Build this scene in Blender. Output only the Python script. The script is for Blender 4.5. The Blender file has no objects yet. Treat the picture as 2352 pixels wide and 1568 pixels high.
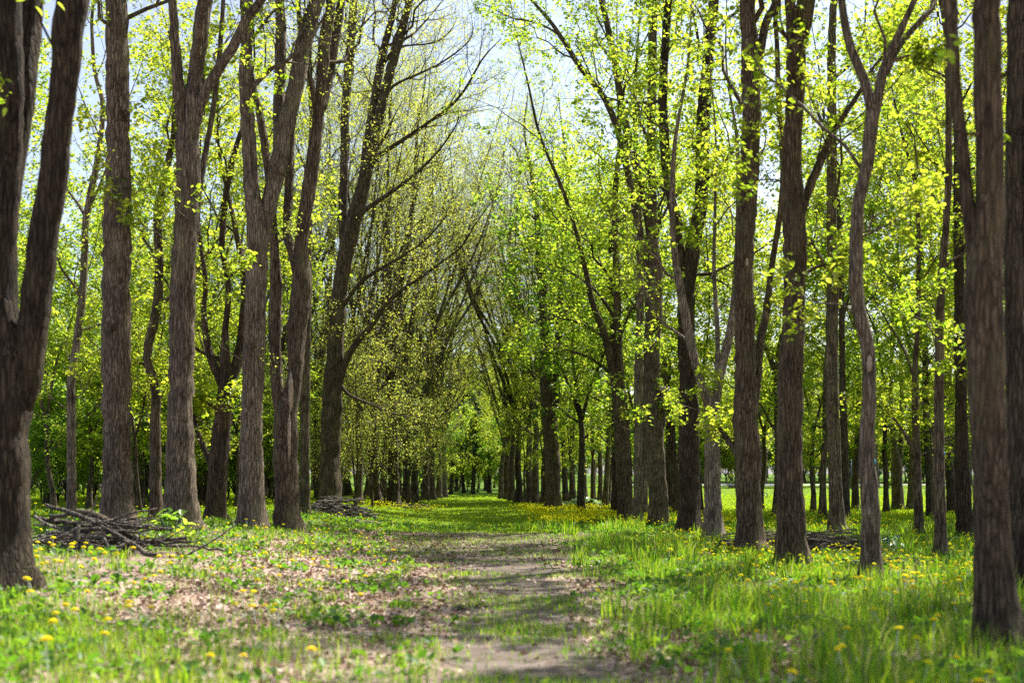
import bpy, math, random
import numpy as np
from mathutils import Vector, Matrix

# ------------------------------------------------------------------ camera, sky, sun, exposure
F_PX = 3267.0          # 50 mm lens on a 36 mm sensor, measured on a picture 2352 wide
CU, HV = 1176.0, 1085.0
EYE = 1.6
scene = bpy.context.scene
COL = scene.collection
cam_d = bpy.data.cameras.new("camera")
cam = bpy.data.objects.new("camera", cam_d)
COL.objects.link(cam)
cam.location = (0, 0, EYE)
cam.rotation_euler = (math.radians(90), 0, 0)
cam_d.lens = 50
cam_d.sensor_width = 36
cam_d.shift_y = (HV - 784.0) / 2352.0
cam_d.clip_start = 0.1
cam_d.clip_end = 3000
cam_d.dof.use_dof = True
cam_d.dof.focus_distance = 44
cam_d.dof.aperture_fstop = 1.3
scene.camera = cam

SUN_AZ = 38.0      # degrees to the right of straight ahead
SUN_EL = 55.0
world = bpy.data.worlds.new("World")
scene.world = world
world.use_nodes = True
wn = world.node_tree
bg = wn.nodes["Background"]
sky = wn.nodes.new("ShaderNodeTexSky")
sky.sky_type = 'NISHITA'
sky.sun_disc = False
sky.sun_elevation = math.radians(SUN_EL)
sky.sun_rotation = math.radians(SUN_AZ)
sky.air_density = 1.0
sky.dust_density = 2.0
sky.ozone_density = 1.0
wtc = wn.nodes.new("ShaderNodeTexCoord")
wno = wn.nodes.new("ShaderNodeTexNoise")
wno.inputs["Scale"].default_value = 2.2
wno.inputs["Detail"].default_value = 5
wn.links.new(wtc.outputs["Generated"], wno.inputs["Vector"])
wrp = wn.nodes.new("ShaderNodeValToRGB")
wrp.color_ramp.elements[0].position = 0.32
wrp.color_ramp.elements[1].position = 0.66
wrp.color_ramp.elements[0].color = (0.25, 0.25, 0.25, 1)
wrp.color_ramp.elements[1].color = (0.85, 0.85, 0.85, 1)
wn.links.new(wno.outputs[0], wrp.inputs[0])
wmx = wn.nodes.new("ShaderNodeMix")
wmx.data_type = 'RGBA'
wn.links.new(wrp.outputs[0], wmx.inputs[0])
wn.links.new(sky.outputs[0], wmx.inputs[6])
wmx.inputs[7].default_value = (1.9, 2.15, 2.8, 1)
wn.links.new(wmx.outputs[2], bg.inputs[0])
bg.inputs[1].default_value = 0.105
sun_d = bpy.data.lights.new("sun", 'SUN')
sun_d.energy = 5.0
sun_d.angle = math.radians(0.55)
sun_d.color = (1.0, 0.95, 0.86)
sun = bpy.data.objects.new("sun", sun_d)
COL.objects.link(sun)
_a, _e = math.radians(SUN_AZ), math.radians(SUN_EL)
SUN_DIR = Vector((math.sin(_a) * math.cos(_e), math.cos(_a) * math.cos(_e), math.sin(_e)))
sun.rotation_euler = (-SUN_DIR).to_track_quat('-Z', 'Y').to_euler()
sun.location = (30, 30, 60)
scene.view_settings.view_transform = 'Standard'
scene.view_settings.look = 'None'
scene.view_settings.exposure = 1.58
scene.view_settings.gamma = 1.0
cy = scene.cycles
cy.max_bounces = 7
cy.diffuse_bounces = 4
cy.glossy_bounces = 2
cy.transmission_bounces = 5
cy.transparent_max_bounces = 4
cy.caustics_reflective = False
cy.caustics_refractive = False
cy.sample_clamp_indirect = 6.0
cy.use_denoising = False
try:
    cy.denoiser = 'OPENIMAGEDENOISE'
except Exception:
    pass
scene.render.use_persistent_data = False

# ------------------------------------------------------------------ small maths
def smooth(a, b, x):
    t = np.clip((x - a) / (b - a), 0, 1)
    return t * t * (3 - 2 * t)

def _hash(ix, iy, seed):
    h = (ix.astype(np.int64) * 374761393 + iy.astype(np.int64) * 668265263 + seed * 1442695041) & 0x7fffffff
    h = ((h ^ (h >> 13)) * 1274126177) & 0x7fffffff
    return ((h ^ (h >> 16)) & 0xffff) / 65535.0

def vnoise(x, y, seed=0):
    ix, iy = np.floor(x), np.floor(y)
    fx, fy = x - ix, y - iy
    fx, fy = fx * fx * (3 - 2 * fx), fy * fy * (3 - 2 * fy)
    a, b = _hash(ix, iy, seed), _hash(ix + 1, iy, seed)
    c, d = _hash(ix, iy + 1, seed), _hash(ix + 1, iy + 1, seed)
    return (a * (1 - fx) + b * fx) * (1 - fy) + (c * (1 - fx) + d * fx) * fy

def fbm(x, y, seed=0, o=3):
    s, a, t = 0, 1.0, 0
    for k in range(o):
        s = s + a * vnoise(x * 2 ** k, y * 2 ** k, seed + k * 17)
        t += a
        a *= 0.5
    return s / t

def norm(a):
    return a / np.maximum(np.linalg.norm(a, axis=-1, keepdims=True), 1e-9)

def path_x(y):
    return 0.43 - 0.028 * np.asarray(y, float)

def ground_z(x, y):
    x, y = np.asarray(x, float), np.asarray(y, float)
    d = x - path_x(y)
    bank = 0.43 * smooth(1.6, 6.5, -d) * (0.45 + 0.55 * smooth(10, 26, y)) * (1 - 0.6 * smooth(90, 140, y))
    bump = 0.05 * (fbm(x * 0.35 + 7, y * 0.35, 3) - 0.5) * smooth(0.6, 3.0, np.abs(d))
    rut = -0.035 * np.exp(-(d / 0.8) ** 2) * (1 - smooth(38, 48, y))
    far = 0.7 * smooth(120, 320, y)
    return bank + bump + rut + far

def gz(x, y):
    return float(ground_z(np.array([x]), np.array([y]))[0])

def at(u, v, Y):
    """The point at depth Y seen at picture position (u, v)."""
    return np.array([(u - CU) / F_PX * Y, Y, EYE - (v - HV) / F_PX * Y])

def foot(u, v, lift=0.0):
    """The ground point seen at (u, v); lift raises the seen point above the ground."""
    Y = 30.0
    for _ in range(30):
        x = (u - CU) / F_PX * Y
        Yn = (EYE - gz(x, Y) - lift) * F_PX / (v - HV)
        Y = 0.5 * Y + 0.5 * min(max(Yn, 5), 260)
    x = (u - CU) / F_PX * Y
    return x, Y, gz(x, Y)

# ------------------------------------------------------------------ mesh helpers
def make_mesh(name, verts, faces_list, mat, smooth_shade=True):
    """verts (n,3); faces_list: list of int arrays (m,k)."""
    me = bpy.data.meshes.new(name)
    verts = np.ascontiguousarray(verts, dtype=np.float32)
    me.vertices.add(len(verts))
    me.vertices.foreach_set("co", verts.ravel())
    li = np.concatenate([np.asarray(f, np.int32).ravel() for f in faces_list if len(f)])
    tot = np.concatenate([np.full(len(f), f.shape[1], np.int32) for f in faces_list if len(f)])
    st = np.concatenate([[0], np.cumsum(tot)[:-1]]).astype(np.int32)
    me.loops.add(len(li))
    me.loops.foreach_set("vertex_index", li)
    me.polygons.add(len(tot))
    me.polygons.foreach_set("loop_start", st)
    me.polygons.foreach_set("loop_total", tot)
    me.polygons.foreach_set("use_smooth", np.full(len(tot), smooth_shade, dtype=bool))
    me.update(calc_edges=True)
    if mat is not None:
        me.materials.append(mat)
    return me

def obj(name, me, parent=None, loc=None):
    o = bpy.data.objects.new(name, me)
    COL.objects.link(o)
    if parent is not None:
        o.parent = parent
    if loc is not None:
        o.location = loc
    return o

def tag(o, label=None, cat=None, group=None, kind=None):
    if label: o["label"] = label
    if cat: o["category"] = cat
    if group: o["group"] = group
    if kind: o["kind"] = kind
    return o

def empty(name, loc, label, cat, group=None, rz=0.0):
    o = bpy.data.objects.new(name, None)
    COL.objects.link(o)
    o.location = loc
    o.rotation_euler = (0, 0, rz)
    o.empty_display_size = 0.2
    return tag(o, label, cat, group)

class MB:
    def __init__(self):
        self.v, self.f, self.n = [], {}, 0
    def add(self, v, *faces):
        v = np.asarray(v, float).reshape(-1, 3)
        for f in faces:
            f = np.asarray(f, np.int64)
            self.f.setdefault(f.shape[1], []).append(f + self.n)
        self.v.append(v)
        self.n += len(v)
    def tubes(self, P, R, sides, cap=True, wob=None):
        """P (M,N,3), R (M,N): M tubes at once."""
        M, N, _ = P.shape
        if M == 0:
            return
        T = np.empty_like(P)
        T[:, 1:-1] = P[:, 2:] - P[:, :-2]
        T[:, 0] = P[:, 1] - P[:, 0]
        T[:, -1] = P[:, -1] - P[:, -2]
        T = norm(T)
        mean = norm(P[:, -1] - P[:, 0])
        ref = np.where((np.abs(mean[:, 2:3]) < 0.75), np.array([[0, 0, 1.0]]), np.array([[1.0, 0, 0]]))
        U = norm(np.cross(T, ref[:, None, :]))
        W = np.cross(T, U)
        th = np.arange(sides) * 2 * np.pi / sides
        rr = R[:, :, None] * (1 if wob is None else wob)
        V = P[:, :, None, :] + rr[..., None] * (np.cos(th)[None, None, :, None] * U[:, :, None, :] + np.sin(th)[None, None, :, None] * W[:, :, None, :])
        base = np.arange(M)[:, None, None] * (N * sides)
        i = np.arange(N - 1)[None, :, None] * sides
        j = np.arange(sides)[None, None, :]
        jn = (j + 1) % sides
        q = np.stack([base + i + j, base + i + jn, base + i + sides + jn, base + i + sides + j], -1).reshape(-1, 4)
        fs = [q]
        if cap:
            e = (np.arange(M)[:, None] * (N * sides) + (N - 1) * sides + np.arange(sides)[None, :])
            b = (np.arange(M)[:, None] * (N * sides) + np.arange(sides)[None, ::-1])
            fs += [e, b]
        self.add(V.reshape(-1, 3), *fs)
    def tube(self, pts, rad, sides=6, cap=True):
        pts = np.asarray(pts, float)
        rad = np.broadcast_to(np.asarray(rad, float), (len(pts),))
        self.tubes(pts[None], rad[None], sides, cap)
    def box(self, c, s, rot=None):
        c, s = np.asarray(c, float), np.asarray(s, float) / 2
        v = np.array([[x, y, z] for x in (-1, 1) for y in (-1, 1) for z in (-1, 1)], float) * s
        if rot is not None:
            v = v @ np.array(rot).T
        self.add(v + c, np.array([[0, 1, 3, 2], [4, 6, 7, 5], [0, 4, 5, 1], [2, 3, 7, 6], [0, 2, 6, 4], [1, 5, 7, 3]]))
    def ball(self, c, r, seg=10, ring=7):
        c = np.asarray(c, float)
        r = np.broadcast_to(np.asarray(r, float), (3,))
        ph = np.linspace(0, np.pi, ring + 1)
        th = np.arange(seg) * 2 * np.pi / seg
        v = np.stack([np.sin(ph)[:, None] * np.cos(th), np.sin(ph)[:, None] * np.sin(th), np.cos(ph)[:, None] * np.ones(seg)], -1).reshape(-1, 3)
        i = np.arange(ring)[:, None] * seg
        j = np.arange(seg)[None]
        jn = (j + 1) % seg
        self.add(v * r + c, np.stack([i + j, i + seg + j, i + seg + jn, i + jn], -1).reshape(-1, 4))
    def mesh(self, name, mat, smooth_shade=True):
        return make_mesh(name, np.concatenate(self.v), [np.concatenate(x) for x in self.f.values()], mat, smooth_shade)

# ------------------------------------------------------------------ materials
def new_mat(name):
    m = bpy.data.materials.new(name)
    m.use_nodes = True
    nt = m.node_tree
    nt.nodes.clear()
    out = nt.nodes.new("ShaderNodeOutputMaterial")
    return m, nt, out

def N(nt, kind, **kw):
    n = nt.nodes.new(kind)
    for k, v in kw.items():
        setattr(n, k, v)
    return n

def ramp(nt, fac, stops):
    r = N(nt, "ShaderNodeValToRGB")
    els = r.color_ramp.elements
    while len(els) < len(stops):
        els.new(0.5)
    for e, (p, c) in zip(els, stops):
        e.position = p
        e.color = (c[0], c[1], c[2], 1)
    nt.links.new(fac, r.inputs[0])
    return r.outputs[0]

def mixc(nt, fac, a, b, mode='MIX'):
    m = N(nt, "ShaderNodeMix", data_type='RGBA', blend_type=mode)
    for sock, val in ((m.inputs[0], fac), (m.inputs[6], a), (m.inputs[7], b)):
        if isinstance(val, bpy.types.NodeSocket):
            nt.links.new(val, sock)
        elif isinstance(val, (int, float)):
            sock.default_value = val
        else:
            sock.default_value = (val[0], val[1], val[2], 1)
    return m.outputs[2]

def mapped(nt, scale, coord="Object"):
    tc = N(nt, "ShaderNodeTexCoord")
    mp = N(nt, "ShaderNodeMapping")
    mp.inputs["Scale"].default_value = scale
    nt.links.new(tc.outputs[coord], mp.inputs[0])
    return mp.outputs[0]

def noise(nt, vec, scale, detail=4, rough=0.55):
    n = N(nt, "ShaderNodeTexNoise")
    n.inputs["Scale"].default_value = scale
    n.inputs["Detail"].default_value = detail
    n.inputs["Roughness"].default_value = rough
    if vec is not None:
        nt.links.new(vec, n.inputs["Vector"])
    return n.outputs[0]

def bark_mat(name, dark, light, moss=(0.10, 0.10, 0.05)):
    m, nt, out = new_mat(name)
    v = mapped(nt, (25, 25, 3.2))
    wv = mixc(nt, 0.30, v, N_noise_col(nt, v))
    n1 = noise(nt, v, 1.0, 6, 0.62)
    vor = N(nt, "ShaderNodeTexVoronoi", feature='DISTANCE_TO_EDGE')
    vor.inputs["Scale"].default_value = 1.15
    nt.links.new(wv, vor.inputs["Vector"])
    c1 = ramp(nt, n1, [(0.36, dark), (0.50, [(a + b) / 2 for a, b in zip(dark, light)]), (0.64, light)])
    crack = ramp(nt, vor.outputs[0], [(0.0, (0.34, 0.33, 0.32)), (0.14, (0.85, 0.85, 0.85)), (0.4, (1, 1, 1))])
    fine = noise(nt, mapped(nt, (60, 60, 14)), 1.0, 3, 0.6)
    finef = ramp(nt, fine, [(0.35, (0.62, 0.62, 0.62)), (0.65, (1.2, 1.2, 1.2))])
    c2 = mixc(nt, 1.0, mixc(nt, 1.0, c1, crack, 'MULTIPLY'), finef, 'MULTIPLY')
    big = noise(nt, mapped(nt, (1.8, 1.8, 0.7)), 1.3, 3)
    mossf = ramp(nt, big, [(0.52, (0, 0, 0)), (0.70, (0.7, 0.7, 0.7))])
    c3 = mixc(nt, mossf, c2, moss)
    pale = noise(nt, mapped(nt, (3.4, 3.4, 0.8)), 1.7, 5)
    palef = ramp(nt, pale, [(0.56, (0, 0, 0)), (0.74, (0.45, 0.45, 0.45))])
    c4 = mixc(nt, palef, c3, mixc(nt, 1.0, [min(1, x * 1.5 + 0.02) for x in light], crack, 'MULTIPLY'))
    blot = noise(nt, mapped(nt, (1.2, 1.2, 0.9)), 2.4, 2)
    blotf = ramp(nt, blot, [(0.36, (0.7, 0.7, 0.7)), (0.6, (1.1, 1.1, 1.1))])
    c5 = mixc(nt, 1.0, c4, blotf, 'MULTIPLY')
    oi = N(nt, "ShaderNodeObjectInfo")
    hs = N(nt, "ShaderNodeHueSaturation")
    nt.links.new(c5, hs.inputs["Color"])
    mr = N(nt, "ShaderNodeMapRange")
    mr.inputs[3].default_value, mr.inputs[4].default_value = 0.65, 1.3
    nt.links.new(oi.outputs["Random"], mr.inputs[0])
    nt.links.new(mr.outputs[0], hs.inputs["Value"])
    mr2 = N(nt, "ShaderNodeMapRange")
    mr2.inputs[3].default_value, mr2.inputs[4].default_value = 1.1, 0.8
    nt.links.new(oi.outputs["Random"], mr2.inputs[0])
    nt.links.new(mr2.outputs[0], hs.inputs["Saturation"])
    p = N(nt, "ShaderNodeBsdfPrincipled")
    p.inputs["Roughness"].default_value = 0.9
    p.inputs["Specular IOR Level"].default_value = 0.2
    nt.links.new(hs.outputs[0], p.inputs["Base Color"])
    add = N(nt, "ShaderNodeMath", operation='MULTIPLY')
    nt.links.new(n1, add.inputs[0])
    nt.links.new(crack, add.inputs[1])
    b = N(nt, "ShaderNodeBump")
    b.inputs["Strength"].default_value = 1.0
    b.inputs["Distance"].default_value = 0.07
    nt.links.new(add.outputs[0], b.inputs["Height"])
    nt.links.new(b.outputs[0], p.inputs["Normal"])
    nt.links.new(p.outputs[0], out.inputs[0])
    return m

def N_noise_col(nt, vec):
    n = N(nt, "ShaderNodeTexNoise")
    n.inputs["Scale"].default_value = 0.8
    nt.links.new(vec, n.inputs["Vector"])
    return n.outputs[1]

def leaf_mat(name, cols, trans, tfac=0.5, gloss=0.02, rough=0.4):
    """cols: reflected colours across leaves; trans: transmitted colours."""
    m, nt, out = new_mat(name)
    geo = N(nt, "ShaderNodeNewGeometry")
    rnd = geo.outputs["Random Per Island"]
    oi = N(nt, "ShaderNodeObjectInfo")
    k = len(cols)
    cr = ramp(nt, rnd, [(i / max(1, k - 1), c) for i, c in enumerate(cols)])
    k = len(trans)
    ct = ramp(nt, rnd, [(i / max(1, k - 1), c) for i, c in enumerate(trans)])
    mr = N(nt, "ShaderNodeMapRange")
    mr.inputs[3].default_value, mr.inputs[4].default_value = 0.485, 0.515
    nt.links.new(oi.outputs["Random"], mr.inputs[0])
    outs = []
    for c in (cr, ct):
        hs = N(nt, "ShaderNodeHueSaturation")
        nt.links.new(c, hs.inputs["Color"])
        nt.links.new(mr.outputs[0], hs.inputs["Hue"])
        outs.append(hs.outputs[0])
    d = N(nt, "ShaderNodeBsdfDiffuse")
    nt.links.new(outs[0], d.inputs[0])
    t = N(nt, "ShaderNodeBsdfTranslucent")
    nt.links.new(outs[1], t.inputs[0])
    mx = N(nt, "ShaderNodeMixShader")
    mx.inputs[0].default_value = tfac
    nt.links.new(d.outputs[0], mx.inputs[1])
    nt.links.new(t.outputs[0], mx.inputs[2])
    g = N(nt, "ShaderNodeBsdfGlossy")
    g.inputs["Roughness"].default_value = rough
    g.inputs[0].default_value = (0.9, 0.95, 0.9, 1)
    mx2 = N(nt, "ShaderNodeMixShader")
    mx2.inputs[0].default_value = gloss
    nt.links.new(mx.outputs[0], mx2.inputs[1])
    nt.links.new(g.outputs[0], mx2.inputs[2])
    nt.links.new(mx2.outputs[0], out.inputs[0])
    return m

def plain_mat(name, col, rough=0.6, var=0.25, scale=8, metal=0.0):
    m, nt, out = new_mat(name)
    n = noise(nt, mapped(nt, (1, 1, 1)), scale, 4)
    c = ramp(nt, n, [(0.3, [x * (1 - var) for x in col]), (0.7, [min(1, x * (1 + var)) for x in col])])
    p = N(nt, "ShaderNodeBsdfPrincipled")
    p.inputs["Roughness"].default_value = rough
    p.inputs["Metallic"].default_value = metal
    nt.links.new(c, p.inputs["Base Color"])
    nt.links.new(p.outputs[0], out.inputs[0])
    return m

MAT = {}
MAT['bark'] = bark_mat("bark_brown", (0.078, 0.055, 0.036), (0.270, 0.197, 0.130), moss=(0.150, 0.132, 0.066))
MAT['bark_pale'] = bark_mat("bark_pale_grey", (0.118, 0.087, 0.060), (0.385, 0.293, 0.210), moss=(0.210, 0.180, 0.108))
MAT['bark_dark'] = bark_mat("bark_dark", (0.036, 0.026, 0.017), (0.140, 0.101, 0.066), moss=(0.074, 0.065, 0.032))
MAT['scar'] = plain_mat("bare_wood", (0.33, 0.25, 0.19), 0.8, 0.4, 18)
MAT['cut'] = plain_mat("fresh_cut_wood", (0.50, 0.27, 0.11), 0.8, 0.3, 25)
MAT['stick'] = bark_mat("dead_branch", (0.07, 0.056, 0.046), (0.34, 0.285, 0.24), moss=(0.19, 0.17, 0.14))
MAT['leaf_bright'] = leaf_mat("leaf_spring_green",
    [(0.055, 0.115, 0.008), (0.10, 0.165, 0.010), (0.145, 0.20, 0.015)],
    [(0.28, 0.45, 0.015), (0.48, 0.60, 0.03), (0.68, 0.72, 0.07)], 0.60)
MAT['leaf_mid'] = leaf_mat("leaf_mid_green",
    [(0.022, 0.075, 0.008), (0.05, 0.12, 0.010), (0.09, 0.155, 0.012)],
    [(0.16, 0.38, 0.02), (0.31, 0.52, 0.035), (0.50, 0.63, 0.07)], 0.58)
MAT['leaf_bud'] = leaf_mat("leaf_pale_bud",
    [(0.12, 0.16, 0.025), (0.17, 0.20, 0.035), (0.22, 0.22, 0.06)],
    [(0.38, 0.48, 0.04), (0.50, 0.57, 0.06), (0.60, 0.60, 0.10)], 0.58)
MAT['leaf_pine'] = leaf_mat("needles_dark",
    [(0.015, 0.040, 0.018), (0.03, 0.06, 0.03)], [(0.03, 0.08, 0.03), (0.05, 0.10, 0.04)], 0.25)
MAT['leaf_hosta'] = leaf_mat("broad_pale_leaf",
    [(0.10, 0.17, 0.075), (0.16, 0.23, 0.12)], [(0.15, 0.30, 0.06), (0.22, 0.38, 0.08)], 0.3, 0.07, 0.4)
MAT['grass'] = leaf_mat("grass_blade",
    [(0.022, 0.070, 0.008), (0.036, 0.10, 0.009), (0.06, 0.13, 0.010), (0.095, 0.165, 0.012), (0.12, 0.18, 0.014), (0.15, 0.19, 0.02), (0.34, 0.29, 0.17)],
    [(0.10, 0.30, 0.010), (0.17, 0.41, 0.012), (0.27, 0.51, 0.014), (0.38, 0.60, 0.016), (0.45, 0.62, 0.018), (0.50, 0.60, 0.03), (0.4, 0.34, 0.16)], 0.5, 0.02, 0.45)
MAT['lawn'] = leaf_mat("lawn_blade",
    [(0.075, 0.15, 0.008), (0.115, 0.19, 0.010), (0.15, 0.21, 0.014)],
    [(0.30, 0.54, 0.012), (0.42, 0.62, 0.016), (0.54, 0.68, 0.02)], 0.5, 0.015, 0.5)
MAT['weed'] = leaf_mat("weed_leaf",
    [(0.03, 0.085, 0.012), (0.055, 0.12, 0.018), (0.09, 0.15, 0.03)],
    [(0.12, 0.34, 0.015), (0.20, 0.44, 0.02), (0.32, 0.52, 0.03)], 0.4, 0.02, 0.45)
MAT['litter'] = leaf_mat("dead_leaf",
    [(0.09, 0.050, 0.032), (0.20, 0.125, 0.085), (0.33, 0.245, 0.18), (0.50, 0.42, 0.345)],
    [(0.15, 0.08, 0.04), (0.25, 0.15, 0.09)], 0.15, 0.008, 0.6)
MAT['petal'] = leaf_mat("dandelion_yellow",
    [(0.85, 0.72, 0.010), (0.88, 0.79, 0.015)], [(0.9, 0.78, 0.01), (0.9, 0.82, 0.01)], 0.4, 0.01, 0.6)
MAT['stalk'] = leaf_mat("flower_stalk", [(0.14, 0.20, 0.05)], [(0.3, 0.45, 0.08)], 0.3)
MAT['white_flower'] = leaf_mat("white_weed", [(0.55, 0.60, 0.52), (0.7, 0.72, 0.66)], [(0.5, 0.55, 0.45)], 0.3)

def ground_mat():
    m, nt, out = new_mat("ground_soil")
    at_ = N(nt, "ShaderNodeAttribute", attribute_name="cover")
    sep = N(nt, "ShaderNodeSeparateColor")
    nt.links.new(at_.outputs[0], sep.inputs[0])
    lawn, lit = sep.outputs[0], sep.outputs[1]
    co = mapped(nt, (1, 1, 1))
    n_f = noise(nt, co, 22, 6, 0.65)
    n_m = noise(nt, co, 3.2, 4)
    soil = ramp(nt, n_f, [(0.3, (0.060, 0.043, 0.034)), (0.55, (0.135, 0.102, 0.082)), (0.75, (0.24, 0.185, 0.15))])
    vor = N(nt, "ShaderNodeTexVoronoi")
    vor.inputs["Scale"].default_value = 24
    nt.links.new(co, vor.inputs["Vector"])
    sep2 = N(nt, "ShaderNodeSeparateColor")
    nt.links.new(vor.outputs["Color"], sep2.inputs[0])
    leafy = ramp(nt, sep2.outputs[0], [(0.0, (0.14, 0.085, 0.06)), (0.5, (0.30, 0.21, 0.165)), (1.0, (0.48, 0.38, 0.32))])
    grassy = ramp(nt, n_f, [(0.3, (0.040, 0.085, 0.008)), (0.55, (0.075, 0.135, 0.010)), (0.8, (0.13, 0.18, 0.02))])
    brk = N(nt, "ShaderNodeMath", operation='ADD')
    nt.links.new(lit, brk.inputs[0])
    nt.links.new(n_m, brk.inputs[1])
    litf = ramp(nt, brk.outputs[0], [(0.55, (0, 0, 0)), (0.95, (1, 1, 1))])
    brk2 = N(nt, "ShaderNodeMath", operation='ADD')
    nt.links.new(lawn, brk2.inputs[0])
    nt.links.new(n_m, brk2.inputs[1])
    lawnf = ramp(nt, brk2.outputs[0], [(0.75, (0, 0, 0)), (1.1, (1, 1, 1))])
    c = mixc(nt, litf, soil, leafy)
    c = mixc(nt, lawnf, c, grassy)
    p = N(nt, "ShaderNodeBsdfPrincipled")
    p.inputs["Roughness"].default_value = 0.95
    p.inputs["Specular IOR Level"].default_value = 0.1
    nt.links.new(c, p.inputs["Base Color"])
    b = N(nt, "ShaderNodeBump")
    b.inputs["Strength"].default_value = 0.8
    b.inputs["Distance"].default_value = 0.03
    nt.links.new(n_f, b.inputs["Height"])
    nt.links.new(b.outputs[0], p.inputs["Normal"])
    nt.links.new(p.outputs[0], out.inputs[0])
    return m
MAT['ground'] = ground_mat()

# ------------------------------------------------------------------ ground cover fields
def path_w(y):
    y = np.asarray(y, float)
    w = 0.62 + 0.2 * smooth(12, 22, y) + 1.1 * smooth(22, 29, y)
    return w * (1 - smooth(36.5, 39.5, y))

def f_path(x, y):
    d = x - path_x(y)
    w = path_w(y)
    wob = 0.5 * (fbm(x * 0.9, y * 0.9, 11) - 0.5)
    return smooth(0.5, -0.4, np.abs(d + 0.25 * smooth(22, 30, y)) - w - 0.1 + wob * 2.2)

def f_litter(x, y):
    d = x - path_x(y)
    n = fbm(x * 0.5, y * 0.35, 21)
    a = smooth(-5.6, -3.2, d) * smooth(0.2, -1.2, d) * smooth(12, 17, y) * (1 - smooth(36, 39, y))
    b = 0.55 * smooth(0.4, 1.4, d) * smooth(7, 4, d) * (1 - smooth(18, 30, y)) * smooth(0.45, 0.62, n)
    c = 0.16 * (1 - smooth(36, 39, y)) + 0.3 * smooth(0.52, 0.64, fbm(x * 0.9, y * 0.7, 23)) * (1 - smooth(15, 22, y)) + 0.45 * smooth(0.5, 0.62, fbm(x * 0.7, y * 0.5, 24)) * smooth(0.8, 2, d) * (1 - smooth(20, 34, y))
    return np.clip(a * (0.55 + 0.9 * (n - 0.35)) + b + c, 0, 1)

def f_lawn(x, y):
    d = x - path_x(y)
    m = smooth(36.2, 39.5, y + 5.0 * (fbm(x * 0.4, y * 0.2, 31) - 0.5)) * smooth(60, 11, np.abs(d))
    right = smooth(38, 60, y) * smooth(2, 5, d)
    return np.clip(np.maximum(m, np.maximum(right, smooth(40, 60, y) * 0.85)), 0, 1)

def f_grass(x, y):
    """how much tall or loose grass grows here, 0..1"""
    d = x - path_x(y)
    n = fbm(x * 0.8, y * 0.55, 41)
    band = 0.6 * fbm(x * 0.45 + 5 + 0.5 * np.sin(y), y * 1.3 + 0.25 * np.sin(x * 1.7), 51, 3) + 0.4 * fbm(x * 1.6, y * 1.1, 52, 2)
    p = f_path(x, y)
    verge_r = smooth(0.5, 2.2, d)
    verge_l = smooth(-0.5, -3, d)
    dens = 0.35 + 0.65 * verge_r + 0.10 * verge_l
    dens = dens * smooth(0.34, 0.56, n + 0.04 * verge_r)
    lit = f_litter(x, y)
    dens = dens * (1 - 0.80 * smooth(0.35, 0.75, lit) * (1 - 0.45 * verge_r))
    near = 1 - smooth(14.5, 20, y)
    dens = np.maximum(dens, near * 0.85 * smooth(0.42, 0.54, n) * (1 - p) * (1 - 0.6 * lit))
    dens = np.maximum(dens, smooth(-3.2, -4.8, d) * 0.55 * smooth(0.40, 0.54, n))
    dens = dens * (1 - p) + p * 1.0 * (0.06 + 0.94 * smooth(0.42, 0.53, band)) * (1 - 0.55 * smooth(20, 27, y))
    return np.clip(dens, 0, 1)

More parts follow.
